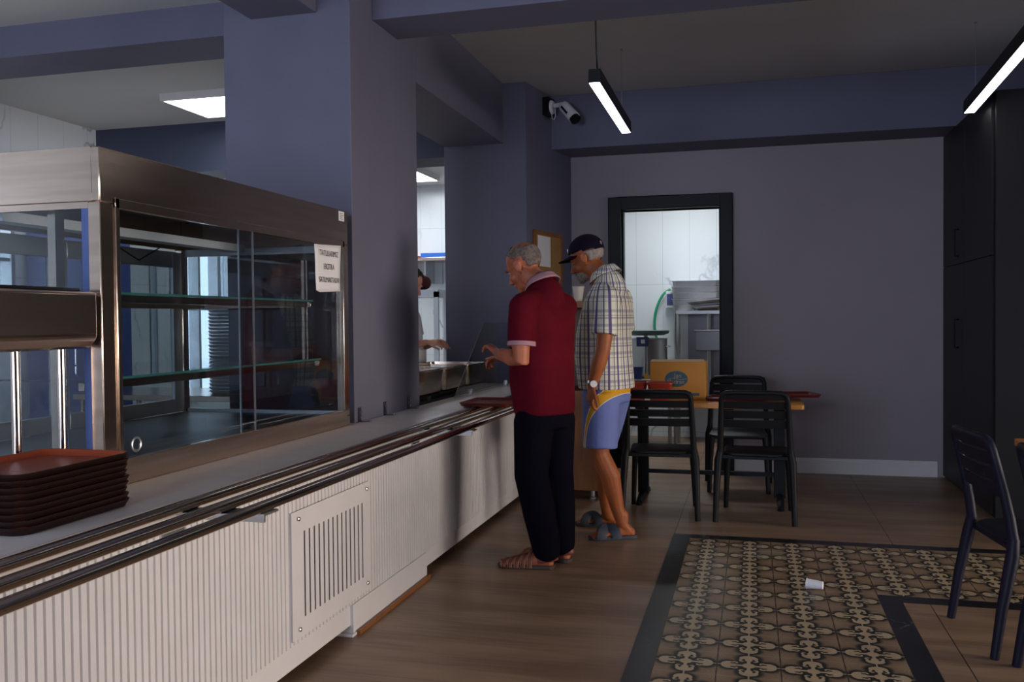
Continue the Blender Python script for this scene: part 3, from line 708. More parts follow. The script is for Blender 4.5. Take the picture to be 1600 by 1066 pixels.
def table(label, x0, x1, y0, y1, ends, ax='x'):
    T = thing('dining_table', label, 'table', ((x0+x1)/2, (y0+y1)/2, 0), group='orange-topped tables')
    part('tabletop', BX().loft([[(u+(x0+x1)/2, v+(y0+y1)/2, zz) for u, v in rrect((x1-x0)/2, (y1-y0)/2, .02, 3)] for zz in (.717, .75)]), m_orange, T, bevel=.003)
    if ax == 'x': part('stretcher', BX().box(ends[0], ends[1], (y0+y1)/2-.012, (y0+y1)/2+.012, .19, .22), m_black, T)
    for e in ends:
        px, py = (e, (y0+y1)/2) if ax == 'x' else ((x0+x1)/2, e)
        q = BX().box(px-.04, px+.04, py-.025, py+.025, .04, .717)
        if ax == 'x': q.box(px-.03, px+.03, y0+.1, y1-.1, .695, .717)
        else: q.box(x0+.1, x1-.1, py-.03, py+.03, .695, .717)
        part('pedestal', q, m_black, T, bevel=.004)
        if ax == 'x': pts = [(px, y0+.06, .018), (px, py, .05), (px, y1-.06, .018)]
        else: pts = [(x0+.06, py, .018), (px, py, .05), (x1-.06, py, .018)]
        ft = part('foot', BX().tube(pts, [.022, .032, .022], 10, flat=.8), m_black, T)
        for p in (pts[0], pts[2]): part('glide', BX().lathe([(.024, 0), (.024, .008), (.012, .012), (.012, .02)], (p[0], p[1], 0), 12), m_black, ft)
table('orange wooden table with the cardboard box on it', -.93, .345, 6.52, 7.22, (-.80, .19))
table('orange-topped table at the right edge beside the dark chair', 1.235, 1.95, 3.3, 4.91, (3.6, 4.6), 'y')
# cardboard box
T = thing('cardboard_box', 'orange cardboard carton with an oval teal print on the table', 'box', (-.535, 7.0, .75))
x0, x1, y0, y1, z0, z1 = -.738, -.332, 6.80, 7.08, .75, 1.030
part('carton', BX().box(x0, x1, y0, y1, z0, z1), m_card, T, bevel=.003)
part('flap', BX().add([(x0, y0, z1), (x1, y0, z1), (x1-.02, y0+.13, z1+.014), (x0-.0, y0+.13, z1+.012)], [(0,1,2,3)]), m_card, T, solid=.003, smooth=False)
part('flap', BX().add([(x0, y1, z1), (x1, y1, z1), (x1, y1-.135, z1+.005), (x0, y1-.135, z1+.016)], [(0,1,2,3)]), m_card, T, solid=.003, smooth=False)
ov = BX(); cx, cz = -.545, .905
ov.loft([[(cx+.084*math.cos(2*PI*k/40), yy, cz+.059*math.sin(2*PI*k/40)) for k in range(40)] for yy in (y0, y0-.0008)])
lg = part('oval_print', ov, m_logo, T, label='oval teal logo print')
def FY(x, z, y): return Matrix(((1,0,0,x-T.location.x), (0,0,-1,y-T.location.y), (0,1,0,z-T.location.z), (0,0,0,1)))
part('lettering', text_mb('Jan', .046, FY(cx+.01, cz+.024, y0-.0014)), m_logot, lg, world=False, smooth=False)
part('lettering', text_mb('Madran', .042, FY(cx-.005, cz-.022, y0-.0014)), m_logot, lg, world=False, smooth=False)
part('swash', BX().tube([(cx-.06, y0-.0012, cz-.002), (cx-.02, y0-.0012, cz+.008), (cx+.03, y0-.0012, cz-.004), (cx+.075, y0-.0012, cz+.002)], .0014, 6), m_logot, lg)
part('print_block', BX().box(-.432, -.378, y0-.0008, y0, .782, .803), m_logo, T)
def basket(label, x, y):
    prof = lambda i, zz: [(u+x, v+y, zz) for u, v in rrect(.085-i, .06-i, .03, 5)]
    o = single('bread_basket', BX().loft([prof(.014, .751), prof(-.002, .868), prof(-.010, .876), prof(-.010, .888), prof(-.002, .888), prof(.018, .758)]), m_redbask, label, 'basket', 'red plastic baskets', angle=50)
basket('red plastic basket in front of the cardboard box', -.655, 6.70); basket('red plastic basket half hidden by the plaid shirt', -.842, 6.72)
o = single('serving_tray', tray_mb(.165, .225), m_redtray, 'dark red tray on the table overhanging its right end', 'tray', angle=50); o.location = (.235, 6.95, .775); o.rotation_euler = (0, 0, PI/2+.22)
o = single('serving_tray', tray_mb(.165, .225), m_redtray, 'dark red tray lying flat beside the cardboard box', 'tray', angle=50); o.location = (-.10, 6.86, .751); o.rotation_euler = (0, 0, PI/2-.1)
q = single('paper_cup', BX().tube([(0, 0, 0), (.075, -.012, .0)], [.025, .019], 20).tube([(-.003, .0005, 0), (.0, 0, 0)], [.0265, .0265], 20), m_cupw, 'small white paper cup lying on the patterned floor tiles', 'cup', angle=50)
q.location = (.295, 4.70, .0015); q.rotation_euler.z = -.1
# ================================================================ KITCHEN THROUGH THE DOOR
T = thing('steel_rack', 'steel kitchen rack beyond the doorway carrying stacked pans', 'rack', (-.4, 10.2, 0))
part('shelf', BX().box(-.80, .2, 9.95, 10.45, 1.40, 1.44), m_steel2, T, bevel=.003)
part('shelf', BX().box(-.72, .2, 9.95, 10.45, .45, .48), m_steel2, T, bevel=.003)
for xx in (-.775, -.45, .17):
    part('leg', BX().tube([(xx, 9.98, 0), (xx, 9.98, 1.40)], .02, 10), m_steel2, T)
part('back_panel', BX().box(-.70, .2, 10.40, 10.42, .48, 1.40), m_steelk, T)
part('basin', BX().box(-.585, .2, 9.88, 10.2, 1.01, 1.02).box(-.585, .2, 9.88, 9.89, 1.02, 1.22).box(-.585, -.575, 9.89, 10.2, 1.02, 1.22).box(-.6, .2, 9.87, 9.895, 1.215, 1.23), m_steelk, T, bevel=.004, label='rectangular steel basin')
labs = ['bottom pan of the stack on the steel rack beyond the door', 'second pan from the bottom of the stack beyond the door', 'third pan from the bottom of the stack beyond the door', 'fourth pan from the bottom of the stack beyond the door', 'topmost pan of the stack on the rack beyond the door']
def gpan(hx, hy, h):
    R = lambda i, zz: [(u, v, zz) for u, v in rrect(hx-i, hy-i, .04, 4)]
    return BX().loft([R(.03, 0), R(.02, .004), R(.012, h-.006), R(0, h-.005), R(0, h), R(.014, h), R(.026, .01)])
p0 = None
for k in range(5):
    if p0 is None: p0 = single('steel_pan', gpan(.27, .16, .065), m_steel2, labs[0], 'pan', 'stacked steel pans beyond the door', angle=45); o = p0
    else: o = p0.copy(); COL.objects.link(o); o['label'] = labs[k]
    o.location = (-.60, 10.33, 1.441+.0665*k)
o = single('baking_tray', gpan(.26, .15, .03), m_steel2, 'steel tray tilted in front of the pan stack beyond the door', 'tray', angle=45); o.location = (-.42, 10.0, 1.525); o.rotation_euler = (.0, -.10, 0)
o = single('baking_tray', gpan(.25, .15, .028), m_steel2, 'lower steel tray lying tilted on the rack beyond the door', 'tray', angle=45); o.location = (-.38, 10.01, 1.460); o.rotation_euler = (.0, -.06, .05)
T = thing('wall_control_box', 'white wall box with a dark panel beside the green hose', 'control box', (-.86, 10.44, 1.50))
part('case', BX().box(-.945, -.715, 10.40, 10.5, 1.475, 1.665), m_paper, T, bevel=.004)
part('panel', BX().box(-.935, -.72, 10.394, 10.40, 1.505, 1.635), m_navybox, T)
part('dial', BX().tube([(-.75, 10.394, 1.57), (-.75, 10.38, 1.57)], .018, 14), m_black, T)
single('water_pipe', BX().tube([(-.85, 10.46, 1.475), (-.85, 10.46, 1.15), (-.83, 10.46, .6), (-.83, 10.46, 0)], .014, 10), m_steel2, 'grey pipe running down below the wall control box', 'pipe')
hp = [(-.90, 10.45, 1.69), (-.985, 10.42, 1.62), (-1.055, 10.40, 1.46), (-1.075, 10.40, 1.28), (-1.05, 10.40, 1.13), (-.99, 10.40, 1.0), (-.97, 10.4, .95)]
def smooth_path(pts, n=6):
    pts = [Vector(p) for p in pts]; out = []
    for i in range(len(pts)-1):
        p0, p1, p2, p3 = pts[max(i-1,0)], pts[i], pts[i+1], pts[min(i+2, len(pts)-1)]
        for k in range(n):
            t = k/n
            out.append(.5*((2*p1)+(-p0+p2)*t+(2*p0-5*p1+4*p2-p3)*t*t+(-p0+3*p1-3*p2+p3)*t**3))
    return out+[pts[-1]]
single('hose', BX().tube(smooth_path(hp), .015, 10), m_green, 'green hose hanging in a loop on the tiled kitchen wall', 'hose')
T = thing('prep_table', 'steel kitchen table beyond the doorway under the scale', 'table', (-1.2, 9.5, 0))
part('tabletop', BX().box(-1.58, -.75, 9.1, 9.9, .70, .745), m_steel2, T, bevel=.003)
for xx in (-1.55, -.80):
    for yy in (9.15, 9.85): part('leg', BX().tube([(xx, yy, 0), (xx, yy, .70)], .02, 10), m_steel2, T)
T = thing('kitchen_scale', 'kitchen scale with green-grey plate on the steel table', 'scale', (-1.06, 9.4, .745))
part('stand', BX().tube([(-1.06, 9.36, .765), (-1.06, 9.36, 1.19)], .02, 12).lathe([(.10, 0), (.10, .02)], (-1.06, 9.36, .746), 24), m_steel2, T)
part('plate', BX().lathe([(.19, 0), (.235, .02), (.245, .05), (.238, .05), (.2, .03)], (-1.06, 9.36, 1.185), 36), m_scale, T)
part('display', BX().box(-1.135, -1.015, 9.20, 9.26, 1.075, 1.17), m_navybox, T, bevel=.004)
part('display_screen', BX().box(-1.09, -1.05, 9.197, 9.20, 1.105, 1.145), m_dial, T)
part('arm', BX().box(-1.07, -1.05, 9.26, 9.36, 1.12, 1.15), m_steel2, T)
T = thing('stock_pot', 'large steel pot behind the kitchen scale', 'pot', (-1.03, 9.66, .745))
part('pot', BX().lathe([(.175, 0), (.19, .01), (.19, .39), (.197, .395), (.197, .402), (.182, .402), (.18, .02)], (-1.06, 9.69, .746), 36), m_steel2, T)
part('handle', BX().tube([(-.87, 9.64, 1.06), (-.84, 9.62, 1.06), (-.84, 9.70, 1.06), (-.87, 9.72, 1.06)], .009, 8), m_steel2, T)
single('crate', BX().loft([[(u-1.16, v+9.2, zz) for u, v in rrect(.085+q_, .06+q_, .02)] for q_, zz in ((-.01, .746), (0, .84), (.004, .87))]), m_navybox, 'blue tub on the steel table beside the plaid shirt', 'tub')
single('sponge', BX().loft([[(u-1.03, v+9.14, zz) for u, v in rrect(.022, .015, .006)] for zz in (.746, .80)]), m_yellow, 'small yellow bottle on the kitchen table by the box', 'bottle')
# ================================================================ KITCHEN THROUGH THE SLOT AND BEHIND THE CASE
T = thing('wall_shelf', 'steel wall shelf in the kitchen seen between the columns', 'shelf', (-4.0, 11.3, 2.1))
part('board', BX().box(-4.8, -3.2, 11.05, 11.5, 2.13, 2.175), m_steel, T, bevel=.003)
for xx in (-4.6, -4.12): part('bracket', BX().box(xx, xx+.02, 11.12, 11.5, 1.85, 2.13).box(xx, xx+.13, 11.46, 11.5, 1.85, 2.13), m_steel2, T)
single('storage_box', BX().box(-4.16, -3.75, 11.10, 11.4, 2.175, 2.235), m_blue, 'flat blue box on the steel wall shelf', 'box', bevel=.004)
single('storage_box', BX().box(-4.5, -4.20, 11.12, 11.4, 2.175, 2.205), m_redbask, 'thin red box left of the blue box on the shelf', 'box', bevel=.004)
T = thing('steel_trolley', 'grey steel frame rack behind the kitchen worker', 'rack', (-3.3, 9.0, 0))
for xx in (-3.55, -3.20):
    for yy in (8.9, 9.2): part('post', BX().box(xx, xx+.05, yy, yy+.04, 0, 1.66), m_steel2, T)
part('top', BX().box(-3.55, -3.15, 8.9, 9.24, 1.60, 1.68), m_steel2, T)
part('shelf', BX().box(-3.50, -3.16, 8.92, 9.22, 1.10, 1.14), m_steel2, T)
part('shelf', BX().box(-3.50, -3.16, 8.92, 9.22, .3, .34), m_steel2, T)
single('cloth_bundle', BX().ell((-3.40, 9.06, 1.765), (.115, .11, .085)).ell((-3.36, 9.08, 1.76), (.07, .08, .075)), m_bundle, 'dark red round bundle on top of the grey rack', 'bundle', remesh=.012, smooth_it=4)
T = thing('work_table', 'steel work table in the kitchen behind the display case', 'table', (-4.2, 6.2, 0))
part('tabletop', BX().box(-5.0, -3.5, 5.8, 6.55, .78, .82), m_steel, T, bevel=.003)
for xx in (-4.95, -3.55):
    for yy in (5.85, 6.5): part('leg', BX().tube([(xx, yy, 0), (xx, yy, .78)], .02, 10), m_steel, T)
bs = None
R = lambda i, zz: [(u, v, zz) for u, v in rrect(.15-i, .20-i, .05, 5)]
for k in range(24):
    if bs is None: bs = single('metal_tray', BX().loft([R(.02, 0), R(.016, .002), R(.001, .020), R(0, .022), R(.004, .022), R(.02, .005)]), m_steel2, 'tray', 'tray', 'stacked steel trays behind the case', angle=45); o = bs
    else: o = bs.copy(); COL.objects.link(o)
    o['label'] = 'grey metal tray in the tall stack seen through the case glass'
    o.location = (-3.83+.003*math.sin(k*3.3), 6.2+.003*math.cos(k*2.3), .8205+.0265*k)
T = thing('added_blue_cabinet', 'tall blue-grey cabinet added for the blue area in the case side glass', 'cabinet', (-5.68, 6.6, 0))  # cabinet put in to make the blue area behind the side pane
part('body', BX().box(-5.93, -5.35, 6.38, 6.95, .08, 2.15), m_navybox, T, bevel=.01)
part('door', BX().box(-5.92, -5.36, 6.355, 6.38, .1, 2.13), m_navybox, T, bevel=.006)
part('handle', BX().tube([(-5.42, 6.355, 1.0), (-5.42, 6.33, 1.02), (-5.42, 6.33, 1.4), (-5.42, 6.355, 1.42)], .01, 8), m_silver, T)
for xx in (-5.87, -5.42):
    for yy in (6.45, 6.88): part('foot', BX().lathe([(.02, 0), (.02, .08)], (xx, yy, 0), 10), m_black, T)
# ================================================================ PEOPLE
def RZ(a): return Matrix.Rotation(a, 4, 'Z')
def head_frame(c, yaw, pitch): return Matrix.Translation(Vector(c)) @ RZ(yaw) @ Matrix.Rotation(pitch, 4, 'Y')
def head_mb(M, thin=1.0):
    h = BX()
    h.ell((-.012, 0, .035), (.099, .077, .086), n=24, m=16)
    h.ell((.030, 0, -.028), (.060, .060, .088), n=20, m=14)
    h.ell((.030, 0, -.082), (.052, .050, .040), n=18, m=12)
    h.ell((.070, 0, -.106), (.021, .024, .018))
    h.ell((-.005, .052, -.06), (.04, .016, .045)); h.ell((-.005, -.052, -.06), (.04, .016, .045))
    h.capsules([(.084, 0, .002), (.097, 0, -.022), (.110, 0, -.045)], [.010, .011, .013], 12)
    for s in (-1, 1):
        h.ell((.099, .012*s, -.049), (.013, .008, .009))
        h.ell((.080, .028*s, .014), (.013, .026, .009))
        h.ell((.062, .040*s, -.036), (.026, .022, .026))
        ro = Matrix.Rotation(-.2, 3, 'Y') @ Matrix.Rotation(.35*s, 3, 'Z')
        h.ell((-.008, .084*s, -.008), (.021, .008, .034), ro)
        h.ell((-.004, .077*s, -.036), (.011, .007, .012), ro)
        e = [(-.008+.019*math.cos(t), .090*s, -.006+.030*math.sin(t)) for t in [PI*.9 - k*PI*1.5/10 for k in range(11)]]
        h.tube(e, .0052, 8)
    h.ell((.086, 0, -.071), (.011, .022, .0065)); h.ell((.083, 0, -.083), (.012, .020, .0075))
    return h.xf(M)
def hand_mb(wrist, d, n, thumb, curls, spread=.12, L=1.0):
    # d: direction of the fingers, n: palm-side normal (fingers curl towards it), thumb: +1/-1 side along d x n
    d = Vector(d).normalized(); n = Vector(n); n = (n - d*n.dot(d)).normalized(); s = d.cross(n)*thumb
    w = Vector(wrist); h = BX()
    sec = []
    for t, hw, ht in ((-.02, .027, .021), (.015, .032, .019), (.05, .040, .016), (.085, .041, .013), (.095, .036, .009)):
        c = w + d*t*L
        sec.append([c + s*hw*L*math.cos(2*PI*k/14) + n*ht*L*math.sin(2*PI*k/14) for k in range(14)])
    h.loft(sec)
    for i, (off, ln) in enumerate(((.029, .070), (.010, .079), (-.010, .073), (-.029, .056))):
        p = w + d*.082*L + s*off*L; dirv = (d + s*off*spread*20*.12).normalized(); pts = [p]; cu = curls[i+1]
        for seg, fr in enumerate((.46, .30, .24)):
            ax = dirv.cross(n).normalized(); q = Matrix.Rotation(cu*(.9 if seg == 0 else 1.1), 3, ax)
            dirv = (q @ dirv).normalized(); n2 = n
            pts.append(pts[-1] + dirv*ln*fr*L)
        h.capsules(pts, [.0100*L, .0092*L, .0084*L, .0074*L], 10)
    p = w + d*.028*L + s*.028*L; cu = curls[0]
    dv = (d*.75 + s*.65 + n*.25*cu).normalized(); pts = [p]
    for seg, fr in enumerate((.036, .032, .026)):
        pts.append(pts[-1] + dv*fr*L); dv = (dv - s*.28*cu + n*.18*cu + d*.1).normalized()
    h.capsules(pts, [.0135*L, .0115*L, .0100*L, .0085*L], 10)
    return h
def foot_mb(ankle, heel, toe):
    an, he, to = Vector(ankle), Vector(heel), Vector(toe); d = (to-he); L = d.length; d.normalize(); s = Vector((-d.y, d.x, 0)); h = BX()
    sec = []
    for t, hw, ht, zc in ((.01, .018, .02, .035), (.06, .032, .03, .038), (.28, .034, .038, .046), (.5, .040, .033, .040), (.72, .047, .022, .030), (.86, .044, .017, .026), (.95, .034, .012, .022), (.99, .016, .008, .02)):
        c = he + d*L*t; c.z = zc
        sec.append([c + s*hw*math.cos(2*PI*k/14) + Vector((0,0,ht*math.sin(2*PI*k/14))) for k in range(14)])
    h.loft(sec); h.capsules([an + Vector((0,0,.06)), an, he + d*L*.17 + Vector((0,0,.05))], [.037, .036, .034], 14)
    for k in range(5):
        off = (-.036+.018*k); h.capsules([he + d*L*(.84) + s*off + Vector((0,0,.024)), he + d*L*(.985-.012*abs(k-1.5)) + s*off*.95 + Vector((0,0,.02))], [.010, .0095], 8)
    return h, d, s, L
def body_sections(mb, secs, n=28):
    rings = []
    for (cx, cy, cz, hb, ha, p) in secs:       # hb depth (x), ha half-width (y), p squareness
        r = []
        for k in range(n):
            a = 2*PI*k/n; ca, sa = math.cos(a), math.sin(a)
            r.append((cx + hb*math.copysign(abs(ca)**p, ca), cy + ha*math.copysign(abs(sa)**p, sa), cz))
        rings.append(r)
    return mb.loft(rings)
def eyes(T, body, M):
    for s in (-1, 1):
        e = part('eye', BX().ell((.0775, .030*s, -.004), (.0105, .012, .0075), n=12, m=8).xf(M), m_eye, T, world=False)
        part('iris', BX().ell((.0855, .030*s, -.005), (.0035, .006, .006), n=10, m=6).xf(M), m_iris, e, world=False)
V = 0.0065
# ---------- man in maroon
T = thing('person', 'grey-haired man in maroon polo shirt and dark trousers, pointing over the counter', 'person', (-1.115, 4.885, 0), math.radians(150))
MT = RZ(-math.radians(150)) @ Matrix.Translation((1.115, -4.885, 0))
def loc(x, y, z): return MT @ Vector((x, y, z))
HM = head_frame((.135, .01, 1.655), math.radians(14), math.radians(27)) @ Matrix.Scale(1.06, 4)
bdy = head_mb(HM)
bdy.capsules([(.060, .004, 1.595), (.02, 0, 1.55), (-.025, 0, 1.49)], [.052, .057, .062], 18)
bdy.capsules([(.10, .005, 1.62), (.055, 0, 1.56), (.0, 0, 1.48)], [.058, .060, .075], 18)
body_sections(bdy, [(0, 0, .80, .10, .15, .8), (.01, 0, 1.0, .11, .15, .8), (0, 0, 1.3, .10, .165, .8), (-.01, 0, 1.43, .08, .16, .8), (-.01, 0, 1.49, .05, .09, .9)])
lank, rank = loc(-1.085, 4.785, .085), loc(-1.03, 4.935, .085)
bdy.capsules([(0, .09, .82), (.0, .095, .48), lank], [.085, .055, .036], 14); bdy.capsules([(0, -.09, .82), (-.01, -.10, .48), rank], [.085, .055, .036], 14)
fl, dl, sl, Ll = foot_mb(lank, loc(-1.045, 4.783, 0), loc(-1.345, 4.770, 0)); bdy.join(fl)
fr, dr_, sr_, Lr = foot_mb(rank, loc(-.985, 4.925, 0), loc(-1.275, 5.02, 0)); bdy.join(fr)
# left arm: elbow bent, forearm reaching forward; right arm mirrored behind the body
Lsh, Lel, Lwr = Vector((-.02, .185, 1.42)), Vector((-.035, .215, 1.135)), loc(-1.352, 4.80, 1.172)
bdy.capsules([Lsh, (Lsh+Lel)/2 + Vector((0,.01,0)), Lel, Lel*.6+Lwr*.4, Lel*.25+Lwr*.75, Lwr], [.058, .054, .046, .047, .037, .029], 16)
hd = (loc(-1.455, 4.905, 1.232) - Lwr)
bdy.join(hand_mb(Lwr, hd, (0, .2, -1), -1, (.2, .04, .22, .45, .60), spread=.02, L=1.0))
Rsh, Rel, Rwr = Vector((-.01, -.165, 1.42)), Vector((.13, -.165, 1.15)), Vector((.30, -.02, 1.14))
bdy.capsules([Rsh, (Rsh+Rel)/2, Rel, Rel*.6+Rwr*.4, Rwr], [.058, .052, .045, .044, .029], 16)
bdy.join(hand_mb(Rwr, (.8, .45, -.1), (0, .3, -1), 1, (.5, .5, .5, .55, .6)))
P1 = part('body', bdy, m_skin1, T, world=False, remesh=.0052, smooth_it=2)
eyes(T, P1, HM)
part('eyebrow', BX().tube([(.089, .045, .012), (.096, .03, .018), (.096, .014, .015)], .0045, 8).tube([(.089, -.045, .012), (.096, -.03, .018), (.096, -.014, .015)], .0045, 8).xf(HM), m_hairk, T, world=False)
def hk(d):
    if d.z > .70 and d.x < .20: return False                    # balding crown
    if d.x < -.45 and d.z > .45: return False
    if abs(d.y) > .6 and -.32 < d.x < .22 and d.z < .02: return False
    return d.z > (-.12 - .55*max(0, -d.x) + 1.15*max(0, d.x)) or (d.x < -.35 and d.z > -.75)
part('hair', BX().ell((-.012, 0, .035), (.1015, .0795, .0885), n=40, m=26, keep=hk).xf(HM), m_hair1, T, world=False, solid=.003, smooth_it=2)
sh = BX()
body_sections(sh, [(-.005, 0, .835, .135, .178, .8), (.0, 0, .90, .145, .182, .8), (.015, 0, 1.02, .155, .186, .8), (.015, 0, 1.16, .150, .188, .8), (.0, 0, 1.30, .135, .195, .8), (-.015, 0, 1.40, .115, .200, .8), (-.012, 0, 1.46, .090, .165, .85), (.0, 0, 1.505, .065, .100, .9), (.012, 0, 1.535, .058, .072, 1)])
for sgn, shd, el in ((1, Lsh, Lel), (-1, Rsh, Rel)):
    e2 = shd + (el-shd)*.70
    sh.capsules([(-.012, .09*sgn, 1.455), shd + Vector((0, 0, .005))], [.068, .074], 18)
    sh.tube([shd + Vector((0,0,.01)), shd*.5+e2*.5 + Vector((0, .006*sgn, 0)), e2], [.074, .074, .076], 20)
sh.capsules([(-.040, 0, 1.475), (-.018, 0, 1.520), (.006, 0, 1.550)], [.090, .084, .072], 20)
part('polo_shirt', sh, m_maroon, T, world=False, remesh=.008, smooth_it=4)
e2 = Lsh + (Lel-Lsh)*.70; dv = (Lel-Lsh).normalized()
part('sleeve_band', BX().tube([e2 - dv*.016, e2 + dv*.008], [.0775, .078], 24), m_pink, T, world=False)
e3 = Rsh + (Rel-Rsh)*.70; dv3 = (Rel-Rsh).normalized()
part('sleeve_band', BX().tube([e3 - dv3*.016, e3 + dv3*.008], [.0775, .078], 24), m_pink, T, world=False)
def collar(c0, c1, r0, r1, tilt, n=30, gap=.4):
    q = BX(); rows = []
    for t in (0, .35, .7, 1):
        row = []
        for k in range(n+1):
            a = gap + (2*PI-2*gap)*k/n; r = r0 + (r1-r0)*t; fr = max(0, math.cos(a))
            row.append((c0[0]+(c1[0]-c0[0])*t + r*math.cos(a)*1.02, r*math.sin(a)*1.05, c0[2]+(c1[2]-c0[2])*t*(1+.5*fr) + tilt*math.cos(a)))
        rows.append(row)
    n1 = n+1
    q.add([p for r in rows for p in r], [(i*n1+j, i*n1+j+1, (i+1)*n1+j+1, (i+1)*n1+j) for i in range(3) for j in range(n)])
    return q
part('collar', collar((.022, 0, 1.582), (.002, 0, 1.548), .068, .092, -.040), m_pink, T, world=False, solid=.005)
tb = BX()
body_sections(tb, [(0, 0, .76, .125, .170, .85), (0, 0, .86, .128, .170, .8), (0, 0, .92, .120, .165, .8)])
tb.capsules([(-.005, .088, .80), (.012, .095, .50), lank*.45+Vector((.0,.095,.48))*.55, lank + Vector((.0, 0, .02))], [.112, .094, .090, .078], 18)
tb.capsules([(-.005, -.088, .80), (.0, -.10, .50), rank*.45+Vector((-.01,-.10,.48))*.55, rank + Vector((.0, 0, .02))], [.112, .094, .088, .074], 18)
part('trousers', tb, m_trous, T, world=False, remesh=.009, smooth_it=4)
def sandal(he, to, d, s, L, open_heel=False):
    so = BX(); he = Vector(he)
    pr_ = [(-.015, .026), (.05, .040), (.25, .040), (.5, .044), (.75, .054), (.9, .050), (1.0, .032), (1.03, .012)]
    pts = [he + d*L*t + s*w for t, w in pr_] + [he + d*L*t - s*w for t, w in reversed(pr_)]
    so.loft([[p + Vector((0,0,z_)) for p in pts] for z_ in (.001, .022)])
    st_ = BX(); ed = BX()
    for t, h_, hw in ((.40, .088, .050), (.52, .074, .052), (.64, .062, .056), (.76, .052, .056), (.88, .046, .052)):
        arc = [he + d*L*(t+.02*math.cos(a)) + s*hw*math.cos(a) + Vector((0, 0, .012 + (h_-.012)*math.sin(a)**.7)) for a in [PI*k/14 for k in range(15)]]
        st_.tube(arc, .0040, 8, flat=2.6, up=d)
        ed.tube([p + d*.011 for p in arc], .0016, 5); ed.tube([p - d*.011 for p in arc], .0016, 5)
    st_.tube([he + d*L*.98 + Vector((0,0,.036)), he + d*L*.70 + Vector((0,0,.062)), he + d*L*.40 + Vector((0,0,.092))], .0036, 8, flat=2.6, up=s)
    back = [he + d*(.055 + .075*math.cos(a)*-1 - .0) + s*.044*math.sin(a) + Vector((0,0,.055 + .012*math.cos(a))) for a in [-PI*.62 + PI*1.24*k/14 for k in range(15)]]
    st_.tube(back, .0050, 8, flat=3.4, up=(0,0,1))
    return so, st_, ed
for nm, he, to, d_, s_, L_ in (('l', loc(-1.045, 4.783, 0), 0, dl, sl, Ll), ('r', loc(-.985, 4.925, 0), 0, dr_, sr_, Lr)):
    so, st_, ed = sandal(he, to, d_, s_, L_)
    q = part('sandal', so, m_sole, T, world=False, bevel=.004)
    part('strap', st_, m_sandal, q, world=False); part('stitching', ed, m_stitch, q, world=False)
wc = Lel*.10 + Lwr*.90; wd = (Lwr-Lel).normalized()
part('wristwatch', BX().tube([wc - wd*.006, wc + wd*.006], [.0345, .034], 22), m_silver, T, world=False, label='silver bracelet watch')
# ---------- man in plaid
T = thing('person', 'man in navy cap, plaid shirt and blue shorts standing with arm hanging', 'person', (-.885, 5.60, 0), math.radians(163))
MT = RZ(-math.radians(163)) @ Matrix.Translation((.885, -5.60, 0))
HM = head_frame((.125, .0, 1.735), math.radians(10), math.radians(20)) @ Matrix.Scale(1.05, 4)
bdy = head_mb(HM)
bdy.capsules([(.055, .0, 1.675), (.01, 0, 1.63), (-.035, 0, 1.56)], [.053, .058, .066], 18)
bdy.capsules([(.095, 0, 1.70), (.05, 0, 1.63), (-.01, 0, 1.55)], [.060, .063, .078], 18)
body_sections(bdy, [(-.01, 0, .86, .10, .15, .8), (.01, 0, 1.05, .11, .15, .8), (0, 0, 1.35, .10, .165, .8), (-.02, 0, 1.49, .08, .16, .8), (-.02, 0, 1.55, .05, .09, .9)])
lank, rank = loc(-.775, 5.545, .085), loc(-.915, 5.83, .085)
lkn, rkn = loc(-.905, 5.49, .53), loc(-.955, 5.75, .53)
for hip, kn, an in (((-.01, .09, .88), lkn, lank), ((-.01, -.09, .88), rkn, rank)):
    kn = Vector(kn); an = Vector(an)
    ca = kn*.68 + an*.32 + Vector((-.022, 0, 0))
    bdy.capsules([hip, kn + Vector((0, 0, .1)), kn, ca, kn*.25+an*.75, an], [.095, .066, .058, .062, .043, .036], 16)
fl, dl, sl, Ll = foot_mb(lank, loc(-.705, 5.58, 0), loc(-.965, 5.47, 0)); bdy.join(fl)
fr, dr_, sr_, Lr = foot_mb(rank, loc(-.85, 5.86, 0), loc(-1.12, 5.845, 0)); bdy.join(fr)
Lsh, Lel, Lwr = loc(-.835, 5.43, 1.475), loc(-.865, 5.385, 1.17), loc(-.935, 5.40, .955)
bdy.capsules([Lsh, (Lsh+Lel)/2, Lel, Lel*.65+Lwr*.35, Lel*.25+Lwr*.75, Lwr], [.056, .052, .044, .046, .036, .029], 16)
bdy.join(hand_mb(Lwr, loc(-.955, 5.40, .84) - Lwr, loc(-.80, 5.50, .90)-Lwr, 1, (.5, .40, .48, .52, .55), L=1.08))
Rsh, Rel, Rwr = Vector((-.02, -.19, 1.48)), Vector((-.01, -.235, 1.19)), Vector((.06, -.23, .95))
bdy.capsules([Rsh, (Rsh+Rel)/2, Rel, Rel*.6+Rwr*.4, Rwr], [.056, .050, .044, .043, .029], 16)
bdy.join(hand_mb(Rwr, (.1, 0, -1), (-.2, 1, 0), -1, (.5, .4, .45, .5, .55)))
P2 = part('body', bdy, m_skin2, T, world=False, remesh=.0052, smooth_it=2)
eyes(T, P2, HM)
def hk2(d): return d.x < .12 and d.z < .0 and d.z > -.62 + .35*max(0, d.x) and not (abs(d.y) > .72 and -.2 < d.x and d.z < -.1)
part('hair', BX().ell((-.012, 0, .030), (.1005, .0785, .087), n=36, m=22, keep=hk2).xf(HM), m_hairw, T, world=False, solid=.005, smooth_it=1)
def bk_(d): return (d.z < -.05 and d.x > -.25) and not (d.x > .55 and abs(d.y) < .25 and d.z > -.5)
